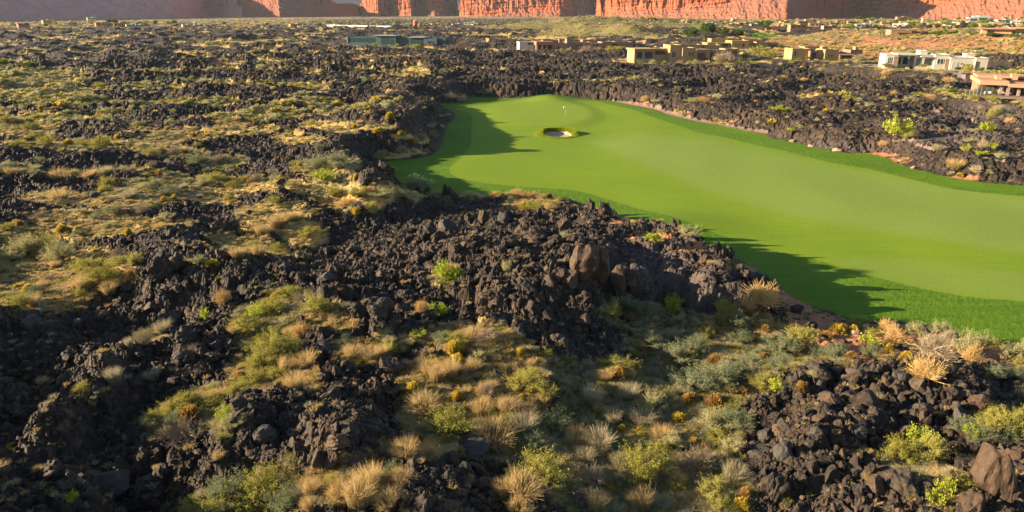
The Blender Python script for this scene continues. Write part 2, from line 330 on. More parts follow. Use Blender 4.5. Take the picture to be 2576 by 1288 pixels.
class MB:
    def __init__(s): s.v = []; s.f = []
    def box(s, x0, x1, y0, y1, z0, z1):
        b = len(s.v); s.v += [(x0,y0,z0),(x1,y0,z0),(x1,y1,z0),(x0,y1,z0),(x0,y0,z1),(x1,y0,z1),(x1,y1,z1),(x0,y1,z1)]
        s.f += [(b,b+3,b+2,b+1),(b+4,b+5,b+6,b+7),(b,b+1,b+5,b+4),(b+1,b+2,b+6,b+5),(b+2,b+3,b+7,b+6),(b+3,b,b+4,b+7)]; return s
    def tube(s, p, r, n=6):
        p = [np.array(q, float) for q in p]; r = r if isinstance(r, (list, tuple)) else [r]*len(p); b = len(s.v)
        for i, q in enumerate(p):
            d = p[min(i+1, len(p)-1)] - p[max(i-1, 0)]; d /= np.linalg.norm(d)+1e-9
            a = np.cross(d, (0.3,.9,.1) if abs(d[2]) > .8 else (0,0,1)); a /= np.linalg.norm(a)+1e-9; c = np.cross(d, a)
            for k in range(n):
                t = 2*math.pi*k/n; s.v.append(tuple(q + r[i]*(math.cos(t)*a + math.sin(t)*c)))
        for i in range(len(p)-1):
            for k in range(n):
                s.f.append((b+i*n+k, b+i*n+(k+1) % n, b+(i+1)*n+(k+1) % n, b+(i+1)*n+k))
        return s
    def mesh(s, name, mat, smooth=False): return mesh_np(name, s.v, s.f, mat, smooth)

# ------------------------------------------------------------------ materials
class NT_:
    def __init__(s, name):
        s.m = bpy.data.materials.new(name); s.m.use_nodes = True; s.t = s.m.node_tree; s.t.nodes.clear()
        s.out = s.n('ShaderNodeOutputMaterial')
    def n(s, t, **k):
        o = s.t.nodes.new(t)
        for a, b in k.items(): setattr(o, a, b)
        return o
    def l(s, a, b): s.t.links.new(a, b)
    def coord(s): 
        g = s.n('ShaderNodeNewGeometry'); return g.outputs['Position']
    def obj(s): return s.n('ShaderNodeTexCoord').outputs['Object']
    def noise(s, vec, scale, detail=4, rough=.6):
        o = s.n('ShaderNodeTexNoise'); o.inputs['Scale'].default_value = scale; o.inputs['Detail'].default_value = detail; o.inputs['Roughness'].default_value = rough
        if vec is not None: s.l(vec, o.inputs['Vector'])
        return o.outputs['Fac']
    def stretch(s, vec, sx, sy, sz):
        o = s.n('ShaderNodeMapping'); o.inputs['Scale'].default_value = (sx, sy, sz); s.l(vec, o.inputs['Vector']); return o.outputs[0]
    def ramp(s, f, a, b, c0=None, c1=None):
        o = s.n('ShaderNodeMapRange'); o.inputs[1].default_value = a; o.inputs[2].default_value = b; s.put(f, o.inputs[0]); return o.outputs[0]
    def put(s, v, inp):
        if hasattr(v, 'is_output'): s.l(v, inp)
        else:
            try: inp.default_value = v if not isinstance(v, tuple) or len(v) == len(inp.default_value) else (*v, 1)
            except TypeError: inp.default_value = v
    def mix(s, f, a, b):
        o = s.n('ShaderNodeMix', data_type='RGBA'); s.put(f, o.inputs[0]); s.put(a, o.inputs[6]); s.put(b, o.inputs[7]); return o.outputs[2]
    def math(s, op, a, b=0.0):
        o = s.n('ShaderNodeMath', operation=op); s.put(a, o.inputs[0]); s.put(b, o.inputs[1]); return o.outputs[0]
    def attr(s, name): return s.n('ShaderNodeAttribute', attribute_name=name).outputs['Fac']
    def rand(s): return s.n('ShaderNodeObjectInfo').outputs['Random']
    def voro(s, vec, scale):
        o = s.n('ShaderNodeTexVoronoi'); o.inputs['Scale'].default_value = scale; s.l(vec, o.inputs['Vector']); return o
    def bump(s, h, st, d=.05):
        o = s.n('ShaderNodeBump'); o.inputs['Strength'].default_value = st; o.inputs['Distance'].default_value = d; s.l(h, o.inputs['Height']); return o.outputs[0]
    def bsdf(s, col, rough=.85, spec=.3, normal=None, metal=0):
        o = s.n('ShaderNodeBsdfPrincipled'); s.put(col, o.inputs['Base Color']); s.put(rough, o.inputs['Roughness']); o.inputs['Specular IOR Level'].default_value = spec; o.inputs['Metallic'].default_value = metal
        if normal is not None: s.l(normal, o.inputs['Normal'])
        s.l(o.outputs[0], s.out.inputs[0]); return s.m
    def leaf(s, col, tr=.35):
        d = s.n('ShaderNodeBsdfDiffuse'); t = s.n('ShaderNodeBsdfTranslucent'); m = s.n('ShaderNodeMixShader'); m.inputs[0].default_value = tr
        s.put(col, d.inputs[0]); s.put(col, t.inputs[0]); s.l(d.outputs[0], m.inputs[1]); s.l(t.outputs[0], m.inputs[2]); s.l(m.outputs[0], s.out.inputs[0]); return s.m
def c3(*a): return (a[0], a[1], a[2], 1)

def m_lava():
    t = NT_('lava_ground'); p = t.coord()
    n1 = t.noise(p, .09, 5); n2 = t.noise(p, 1.3, 5, .7); n3 = t.noise(p, 7, 4, .7)
    dark = t.mix(t.ramp(n2, .35, .68), c3(.009,.0075,.0065), c3(.032,.023,.017))
    dark = t.mix(t.ramp(n1, .5, .72), dark, c3(.052,.034,.024))
    v = t.voro(p, 2.2); sp = t.n('ShaderNodeSeparateColor'); t.l(v.outputs['Color'], sp.inputs[0])
    dark = t.mix(t.math('MULTIPLY', t.ramp(sp.outputs[0], .82, .97), .75), dark, c3(.085,.056,.036))
    dark = t.mix(t.math('MULTIPLY', t.ramp(n3, .58, .75), .5), dark, c3(.055,.045,.038))
    grav = t.mix(n3, c3(.035,.029,.028), c3(.10,.077,.07)); dark = t.mix(t.math('MULTIPLY', t.attr('grav'), .75), dark, grav)
    n4 = t.noise(p, .45, 4, .65); n5 = t.noise(p, 3.2, 4, .7)
    tan = t.mix(t.ramp(n4, .38, .64), c3(.37,.25,.082), c3(.25,.165,.062)); tan = t.mix(t.ramp(n5, .45, .7), tan, c3(.20,.16,.045))
    grn = t.mix(t.ramp(n4, .35, .65), c3(.17,.145,.05), c3(.23,.155,.075)); grn = t.mix(t.ramp(n5, .5, .72), grn, c3(.12,.12,.05))
    soil = t.mix(t.ramp(n5, .35, .7), c3(.27,.115,.055), c3(.19,.09,.05))
    brk = t.math('SUBTRACT', t.noise(p, .8, 5, .75), .5)
    def soft(a, lo, hi): return t.ramp(t.math('ADD', t.attr(a), brk), lo, hi)
    c = t.mix(soft('tan', .35, .62), dark, tan)
    c = t.mix(soft('grn', .35, .65), c, grn)
    c = t.mix(soft('soil', .35, .6), c, soil)
    hb = t.mix(t.ramp(t.noise(p, .12, 5), .42, .6), c3(.15,.125,.035), c3(.125,.085,.05)); hb = t.mix(t.ramp(n4, .48, .62), hb, c3(.075,.085,.02))
    c = t.mix(t.attr('hill'), c, hb)
    return t.bsdf(c, .86, .25, t.bump(n3, .5, .05))
def m_turf(name, a, b, c_, bump, fine):
    t = NT_(name); p = t.coord()
    n1 = t.noise(t.stretch(p, .05, .10, .1), 1, 4, .55); n2 = t.noise(t.stretch(p, .14, .95, .5), 1, 6, .7); n3 = t.noise(p, fine, 4, .75)
    col = t.mix(t.ramp(n1, .3, .7), a, b); col = t.mix(t.math('MULTIPLY', t.ramp(n2, .40, .72), .55), col, c_)
    col = t.mix(t.math('MULTIPLY', t.attr('mow'), .75), col, MOWC)
    col = t.mix(t.math('MULTIPLY', t.ramp(n3, .42, .72), .50), col, tuple(x*.55 for x in b[:3])+(1,))
    return t.bsdf(col, .9, .12, t.bump(n3, bump, .08))
MOWC = c3(.150,.207,.040)
def m_simple(name, a, b, scale=3, rough=.85, spec=.3, bump=.2):
    t = NT_(name); p = t.coord(); n = t.noise(p, scale, 5, .65); n2 = t.noise(p, scale*.12, 3)
    return t.bsdf(t.mix(t.math('ADD', t.math('MULTIPLY', n, .6), t.math('MULTIPLY', n2, .4)), a, b), rough, spec, t.bump(n, bump, .03))
def m_rock(name, a, b, sp, random_tint=True):
    t = NT_(name); p = t.obj(); n = t.noise(p, 2.2, 6, .7); n3 = t.noise(p, 9, 5, .75)
    c = t.mix(t.ramp(n, .35, .65), a, b); c = t.mix(t.math('MULTIPLY', t.ramp(n3, .55, .8), .6), c, sp)
    vc = t.n('ShaderNodeTexVoronoi', feature='DISTANCE_TO_EDGE'); vc.inputs['Scale'].default_value = 1.5; t.l(p, vc.inputs['Vector']); c = t.mix(t.math('MULTIPLY', t.ramp(vc.outputs['Distance'], .035, .0), .7), c, c3(.012,.01,.009))
    if random_tint:
        r = t.rand(); c = t.mix(t.math('MULTIPLY', t.ramp(r, .78, 1.0), .7), c, c3(.088,.056,.035)); c = t.mix(t.math('MULTIPLY', t.ramp(r, .22, .0), .55), c, c3(.010,.009,.009))
    return t.bsdf(c, .8, .3, t.bump(n3, .7, .06))
def m_leaf(name, a, b, base=None, tr=.35, vary=.5):
    t = NT_(name)
    f = t.math('ADD', t.math('MULTIPLY', t.attr('rnd'), 1-vary), t.math('MULTIPLY', t.rand(), vary))
    c = t.mix(f, a, b)
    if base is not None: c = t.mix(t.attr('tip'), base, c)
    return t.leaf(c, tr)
M = {}
M['lava'] = m_lava()
M['fairway'] = m_turf('fairway_turf', c3(.128,.194,.005), c3(.101,.174,.005), c3(.156,.200,.019), .25, 5)
M['green'] = m_turf('green_turf', c3(.138,.202,.012), c3(.124,.190,.010), c3(.155,.208,.020), .05, 4)
M['rough'] = m_turf('rough_turf', c3(.070,.140,.003), c3(.042,.105,.003), c3(.130,.188,.010), 1.0, 4.5)
M['sand'] = m_simple('bunker_sand', c3(.37,.28,.205), c3(.31,.23,.165), 5, .95, .1, .3)
M['path'] = m_simple('path_concrete', c3(.155,.10,.08), c3(.12,.085,.07), 2)
M['road'] = m_simple('road_surface', c3(.19,.155,.16), c3(.16,.135,.14), 1.5)
M['rock'] = m_rock('basalt', c3(.011,.009,.008), c3(.046,.031,.020), c3(.108,.073,.046))
M['rock_grey'] = m_rock('grey_basalt', c3(.026,.023,.0215), c3(.05,.042,.036), c3(.075,.063,.052), False)
M['rock_brown'] = m_rock('brown_basalt', c3(.032,.019,.012), c3(.062,.037,.023), c3(.10,.064,.04), False)
M['rock_tan'] = m_rock('tan_stone', c3(.22,.14,.09), c3(.30,.21,.15), c3(.33,.25,.19), False)
M['olive'] = m_leaf('olive_leaves', c3(.20,.195,.035), c3(.36,.325,.09))
M['sage'] = m_leaf('sage_leaves', c3(.12,.145,.075), c3(.22,.235,.135))
M['lime'] = m_leaf('lime_leaves', c3(.21,.27,.02), c3(.34,.36,.05))
M['pale'] = m_leaf('pale_leaves', c3(.28,.27,.12), c3(.40,.37,.19))
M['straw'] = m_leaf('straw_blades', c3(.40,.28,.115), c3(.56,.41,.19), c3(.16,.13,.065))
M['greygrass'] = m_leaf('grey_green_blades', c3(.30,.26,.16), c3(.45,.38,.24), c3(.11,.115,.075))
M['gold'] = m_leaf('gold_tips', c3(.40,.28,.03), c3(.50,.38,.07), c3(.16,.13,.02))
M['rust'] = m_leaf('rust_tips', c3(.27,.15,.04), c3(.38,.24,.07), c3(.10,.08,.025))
M['twig'] = m_leaf('dry_twigs', c3(.30,.24,.17), c3(.45,.36,.25), None, .1)
M['twig_gold'] = m_leaf('golden_dry_twigs', c3(.50,.34,.14), c3(.64,.47,.22), None, .25)
M['stem'] = m_leaf('woody_stems', c3(.10,.075,.05), c3(.16,.125,.09), None, .0)
M['tree'] = m_leaf('tree_leaves', c3(.035,.075,.014), c3(.075,.13,.022))
M['tree_lime'] = m_leaf('spring_leaves', c3(.11,.16,.02), c3(.17,.20,.04))
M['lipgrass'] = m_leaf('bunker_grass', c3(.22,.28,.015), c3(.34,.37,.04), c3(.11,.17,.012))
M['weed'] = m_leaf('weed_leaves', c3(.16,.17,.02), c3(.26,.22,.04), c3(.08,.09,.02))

# ------------------------------------------------------------------ split the sheet into ground surfaces
MOWP = [(1470,352),(1600,332),(1800,350),(2100,415),(2650,505),(2650,655),(2300,600),(2000,550),(1760,478),(1600,412)]
mp = np.array(MOWP, float); _yy, _xx = np.mgrid[0:RH//8, 0:RW//8]
ms = sdf(mp, _xx*8.-UM, _yy*8.)
mp2 = np.array([(2080,645),(2300,650),(2700,700),(2700,775),(2400,742),(2200,697)], float); ms2 = sdf(mp2, _xx*8.-UM, _yy*8.)
msk = np.maximum(sstep(8, -16, ms), .7*sstep(8, -14, ms2))
A_mow = bil(msk, np.clip((u0+UM)/8, 0, RW//8-1.01), np.clip(v0/8, 0, RH//8-1.01))
zone = np.zeros(X.shape, np.int8)
zone[so < 0] = 1
zone[si < 0] = 2
zone[(gd < 1.0) & (si < 0)] = 3
zone[(bd < .66) & (Y > BK[1]-9)] = 4
zone[(bd >= .66) & (bd < 1.1)] = 7
zone[(A_path > .45) & (so > .25)] = 5
zone[(A_road > .45)] = 6
A_lawn = lsamp(LAWN, u0, v0); zone[(A_lawn > .5)] = 9
zone[(RG > 1000)] = 8
fz = zone[:-1, :-1]
VID = np.arange(NR*NT, dtype=np.int32).reshape(NR, NT)
Q = np.stack([VID[:-1,:-1], VID[:-1,1:], VID[1:,1:], VID[1:,:-1]], -1)
Pall = np.stack([X, Y, Z], -1).reshape(-1, 3)
def surface(name, zs, mat, smooth, attrs):
    q = Q[np.isin(fz, zs)]
    used = np.unique(q); mp_ = np.zeros(NR*NT, np.int32); mp_[used] = np.arange(len(used))
    me = mesh_np(name, Pall[used], mp_[q], mat, smooth, {k: a.ravel()[used] for k, a in attrs.items()})
    o = link(name, me); tag(o, kind='structure'); return o
surface('lava_field', [0], M['lava'], False, dict(tan=A_tan, grn=A_grn, soil=A_soil, grav=A_grav, hill=A_hill))
surface('desert_plain', [8], M['lava'], False, dict(tan=A_tan, grn=A_grn, soil=A_soil, grav=A_grav, hill=A_hill))
zero = np.zeros_like(A_mow)
surface('rough', [1], M['rough'], True, dict(mow=zero))
surface('bunker_bank', [7], M['fairway'], True, dict(mow=zero))
surface('fairway', [2], M['fairway'], True, dict(mow=A_mow))
surface('putting_green', [3], M['green'], True, dict(mow=zero))
surface('bunker_sand', [4], M['sand'], True, {})
surface('cart_path', [5], M['path'], True, {})
surface('lawn', [9], M['fairway'], True, dict(mow=zero))
surface('road', [6], M['road'], True, {})
# ------------------------------------------------------------------ mountains: steep faces standing on talus, by picture column
def mountain(name, prof, n, nt_=90, seed=0, mat=None, smooth_talus=1.0):
    us = np.array([p[0] for p in prof], float); cols = np.linspace(us[0], us[-1], n)
    r0 = np.interp(cols, us, [p[1] for p in prof]); vb = np.interp(cols, us, [p[2] for p in prof]); tal = np.interp(cols, us, [p[3] for p in prof]); top = np.interp(cols, us, [p[4] for p in prof])*.55; tal = np.minimum(tal, top*.97)
    k = np.ones(9)/9; r0 = np.convolve(np.pad(r0, 4, 'edge'), k, 'valid')
    th = np.arctan((cols-CU)/FU/(CP+.36*SP))
    zb = np.array([CAMZ - r*math.tan(PITCH-math.atan((CV-v)/FU)) for r, v in zip(r0, vb)]) - 4
    s = np.cumsum(np.hypot(np.gradient(r0), r0*np.gradient(th)))       # run along the foot
    t = np.concatenate([np.linspace(0, 1, 40), 1+np.linspace(0.02, 1, 56)])
    V = []
    S = s[None, :].repeat(len(t), 0); T = t[:, None]
    zz = np.where(T <= 1, T*tal, tal + (T-1)*(top-tal))
    run = np.where(T <= 1, T*tal/0.50, tal/0.50 + (zz-tal)*0.16)
    gul = (1-np.abs(perlin(S/70, zz/160, seed+1))*2)*-7 + (1-np.abs(perlin(S/27+zz/40, zz/40, seed+2))*2)*-4 + perlin(S/9, zz/7, seed+3)*3 + perlin(S/60, zz/9, seed+13)*5
    col_ = (np.abs(perlin(S/46, zz/300, seed+4))*34 + np.abs(perlin(S/21, zz/90, seed+5))*15 + np.abs(perlin(S/9, zz/60, seed+6))*8 + perlin(S/150, zz/200, seed+7)*28)
    led = perlin(zz/7+S/400, S/90, seed+8)*5.5 + perlin(zz/2.6, S/40, seed+9)*2.4
    off = np.where(T <= 1, gul*np.clip(T*3, 0, 1), gul - col_*np.clip((T-1)*5, 0, 1)+14*np.clip((T-1)*5,0,1) + led)
    rr = r0 + run + off
    x = rr*np.sin(th); y = rr*np.cos(th); z_ = zb + zz + np.where(T <= 1, perlin(S/13, run/9, seed+11)*2.4+perlin(S/5, run/5, seed+12)*1.2, 0)
    P = np.stack([x, y, z_ + 0*x], -1)
    # closed back so that it stands as a solid hill
    back = np.stack([(rr[-1]+500)*np.sin(th), (rr[-1]+500)*np.cos(th), zb-60], -1)[None]
    P = np.concatenate([P, back], 0); nr = P.shape[0]
    vid = np.arange(nr*n).reshape(nr, n); q = np.stack([vid[:-1,:-1], vid[:-1,1:], vid[1:,1:], vid[1:,:-1]], -1).reshape(-1, 4)
    tt = np.concatenate([np.clip(t, 0, 2), [2]])[:, None].repeat(n, 1)
    o = link(name, mesh_np(name, P.reshape(-1, 3), q, mat, False, dict(talus=(tt <= 1).astype(float)*(1-0.0*tt)))); tag(o, kind='structure'); return o
def m_mount(name, c1, c2, t1, t2):
    t = NT_(name); p = t.coord()
    s1 = t.noise(t.stretch(p, .006, .006, .09), 1, 5, .65); n1 = t.noise(p, .03, 5, .65); n2 = t.noise(p, .22, 5, .8)
    cl = t.mix(t.ramp(s1, .35, .65), c1, c2); cl = t.mix(t.math('MULTIPLY', t.ramp(n1, .5, .75), .5), cl, tuple(x*.6 for x in c1[:3])+(1,))
    ta = t.mix(t.ramp(n1, .35, .65), t1, t2); ta = t.mix(t.math('MULTIPLY', t.ramp(n2, .54, .62), .65), ta, c3(.10,.085,.05))
    return t.bsdf(t.mix(t.attr('talus'), cl, ta), .95, .1, t.bump(n2, .6, 1.5))
M['red'] = m_mount('red_sandstone', c3(.185,.050,.022), c3(.25,.082,.038), c3(.175,.060,.036), c3(.135,.062,.042))
M['dusk'] = m_mount('shade_tinted_sandstone', c3(.37,.165,.16), c3(.45,.225,.21), c3(.41,.205,.19), c3(.30,.165,.155))  # red sandstone copy for the shaded massif, purple shade and skylight put into colour
# (u, distance, v of the foot, talus height, top)
mountain('mountain_slope', [(-900,2100,50,190,330),(-300,2300,50,190,330),(0,2450,50,180,320),(300,2750,51,150,310),(430,2950,52,110,300),(500,3350,53,60,300),(530,3450,53,50,300),(570,3250,52,60,300),(625,3060,51,70,300)], 700, seed=200, mat=M['dusk'])
mountain('red_butte', [(590,3250,50,40,300),(612,3080,50,60,300),(640,2950,50,75,300),(700,2780,49,75,290),(760,2850,48,80,270),(800,2960,47,60,200),(826,3100,47,60,150),(850,3300,46,60,118),(880,3400,46,50,128),(905,3500,46,50,110),(918,3400,46,25,200),(950,3180,46,12,300),(980,3250,45,12,300),(1012,3120,45,22,300),(1034,3060,45,22,300),(1040,3160,45,10,300),(1062,3200,45,8,290),(1075,3080,45,30,220),(1092,3030,45,40,240),(1110,3060,45,36,260),(1128,3250,45,20,300),(1150,3300,45,12,300)], 1300, seed=230, mat=M['red'])
mountain('red_cliff', [(1144,3300,45,8,300),(1152,3080,45,4,60),(1175,3000,45,6,280),(1240,2920,45,12,300),(1300,2860,45,20,300),(1360,2800,46,26,300),(1410,2760,47,30,300),(1440,2820,47,26,300),(1456,3000,47,14,300),(1490,3500,47,8,300),(1530,3600,47,8,300),(1545,3300,47,8,300)], 1200, seed=260, mat=M['red'])
mountain('red_mesa', [(1500,2750,49,6,300),(1515,2560,50,4,30),(1538,2400,51,26,300),(1600,2300,53,30,300),(1700,2200,56,36,300),(1800,2080,57,50,300),(1900,1960,58,74,290),(1980,1900,58,84,280),(2010,1960,56,74,260),(2040,2150,54,48,300),(2110,2350,53,30,300),(2160,2450,52,24,300),(2215,2350,52,28,300),(2280,2250,53,38,300),(2360,2150,56,50,290),(2450,2000,58,66,290),(2576,1850,58,80,280),(2900,1700,58,80,280),(3300,1600,58,80,280)], 1700, seed=290, mat=M['red'])
mountain('far_mountain', [(600,6200,40,120,400),(780,6200,40,120,420),(870,6200,40,120,420),(960,6200,40,120,420),(1500,6400,40,120,420)], 400, seed=320, mat=m_mount('hazed_far_rock', c3(.10,.115,.12), c3(.15,.16,.16), c3(.10,.115,.12), c3(.14,.15,.15)))  # bluish distance haze is put into this rock's colour
# ------------------------------------------------------------------ lava stones
def ico(sub):
    bm = bmesh.new(); bmesh.ops.create_icosphere(bm, subdivisions=sub, radius=1); bm.verts.ensure_lookup_table()
    v = np.array([x.co[:] for x in bm.verts]); f = np.array([[q.index for q in x.verts] for x in bm.faces]); bm.free(); return v, f
ICO = {k: ico(k) for k in (2, 3, 4)}
def rock_mesh(name, seed, sub, mat, planes=9, rough=.10, aspect=None):
    g = np.random.default_rng(seed); v, f = ICO[sub]; v = v.copy()
    for k in range(planes):
        n = g.normal(size=3); n /= np.linalg.norm(n); c = g.uniform(.40, .85) if planes > 12 else g.uniform(.52, .88); d = v @ n
        v -= np.maximum(d-c, 0)[:, None]*n
    n0 = v/np.linalg.norm(v, axis=1)[:, None]; off = 0
    for fr, a in ((2.2, 1.0), (4.6, .7), (9, .5), (17, .3)):
        for k in range(3):
            d = g.normal(size=3); d /= np.linalg.norm(d); off = off + a*np.abs(np.sin((v @ d)*fr + g.uniform(0, 7)))*.6
    off = off - off.mean(); v = v + n0*(off*rough)[:, None]
    asp = aspect if aspect is not None else np.array([1, g.uniform(.65, 1.0), g.uniform(.5, .85)])
    v = v*asp; v /= np.abs(v[:, :2]).max()
    return mesh_np(name, v, f, mat, False)
def gn_scatter(name, pts, rot, scl, idx, protos, label, cat_):
    me = bpy.data.meshes.new(name); me.vertices.add(len(pts)); me.vertices.foreach_set('co', np.asarray(pts, np.float32).ravel())
    for a, ty, val in (('rot', 'FLOAT_VECTOR', rot), ('scl', 'FLOAT_VECTOR', scl)):
        q = me.attributes.new(a, ty, 'POINT'); q.data.foreach_set('vector', np.asarray(val, np.float32).ravel())
    q = me.attributes.new('idx', 'INT', 'POINT'); q.data.foreach_set('value', np.asarray(idx, np.int32))
    o = link(name, me); tag(o, label, cat_, None, 'stuff')
    coll = bpy.data.collections.new(name + '_shapes')
    for pm in protos: coll.objects.link(bpy.data.objects.new(pm.name, pm))
    ng = bpy.data.node_groups.new(name, 'GeometryNodeTree')
    ng.interface.new_socket('Geometry', in_out='INPUT', socket_type='NodeSocketGeometry'); ng.interface.new_socket('Geometry', in_out='OUTPUT', socket_type='NodeSocketGeometry')
    N = ng.nodes; L = ng.links; i = N.new('NodeGroupInput'); ou = N.new('NodeGroupOutput'); ip = N.new('GeometryNodeInstanceOnPoints'); ci = N.new('GeometryNodeCollectionInfo')
    ci.inputs[0].default_value = coll; ci.inputs['Separate Children'].default_value = True; ci.inputs['Reset Children'].default_value = True
    def na(nm, ty):
        a = N.new('GeometryNodeInputNamedAttribute'); a.data_type = ty; a.inputs[0].default_value = nm; return a.outputs['Attribute']
    L.new(i.outputs[0], ip.inputs['Points']); L.new(ci.outputs[0], ip.inputs['Instance']); ip.inputs['Pick Instance'].default_value = True
    L.new(na('idx', 'INT'), ip.inputs['Instance Index']); L.new(na('rot', 'FLOAT_VECTOR'), ip.inputs['Rotation']); L.new(na('scl', 'FLOAT_VECTOR'), ip.inputs['Scale'])
    L.new(ip.outputs[0], ou.inputs[0]); md = o.modifiers.new('scatter', 'NODES'); md.node_group = ng
    return o
def spread(n, v0_, v1_, u0_=-160, u1_=2740, z=2.5, pw=1.0):     # random ground points, denser where they are near
    u = rng.uniform(u0_, u1_, n); v = v0_ + (v1_-v0_)*rng.random(n)**pw
    return onplane(u, v, z)
def slope_up(x, y, d=.3): return
RUB = [rock_mesh('lava_stone', 100+i, 3, M['rock'], 6, .27) for i in range(5)] + [rock_mesh('lava_stone', 120+i, 3, M['rock'], 13, .10, np.array([1, np.random.default_rng(i).uniform(.5,.9), np.random.default_rng(i+50).uniform(.4,.8)])) for i in range(9)]
x, y = spread(240000, 205, 1420)
lv = (samp(zone, x, y) == 0); vg = samp(veg, x, y); r = np.hypot(x, y); gv = samp(A_grav, x, y)
keep = lv & (rng.random(len(x)) < np.where(vg > .45, .05, .18+.82*sstep(-.2, .25, perlin(x/4.5, y/4.5, 403)+.5*perlin(x/14, y/14, 404)+samp(A_grav, x, y)))) & (samp(so, x, y) > .3)
x, y, r, gv = x[keep], y[keep], r[keep], gv[keep]
px = r/704.
sz = np.exp(rng.normal(math.log(.092), .66, len(x))); sz = np.clip(sz, .05, .62); sz = np.maximum(sz, px*.6*rng.uniform(.7, 1.5, len(x))); sz = np.where(gv > .4, np.minimum(sz, .22), sz)
sz *= np.exp(.55*perlin(x/6, y/6, 401)+.45*perlin(x/17, y/17, 402))
zz = HZ(x, y) + sz*rng.uniform(-.25, .25, len(x))
gn_scatter('lava_rubble', np.stack([x, y, zz], -1), rng.uniform(0, 6.28, (len(x), 3)), sz[:, None]*rng.uniform(.75, 1.2, (len(x), 3)), rng.integers(0, len(RUB), len(x)), RUB, 'loose black and brown lava rubble covering the lava field', 'lava rubble')

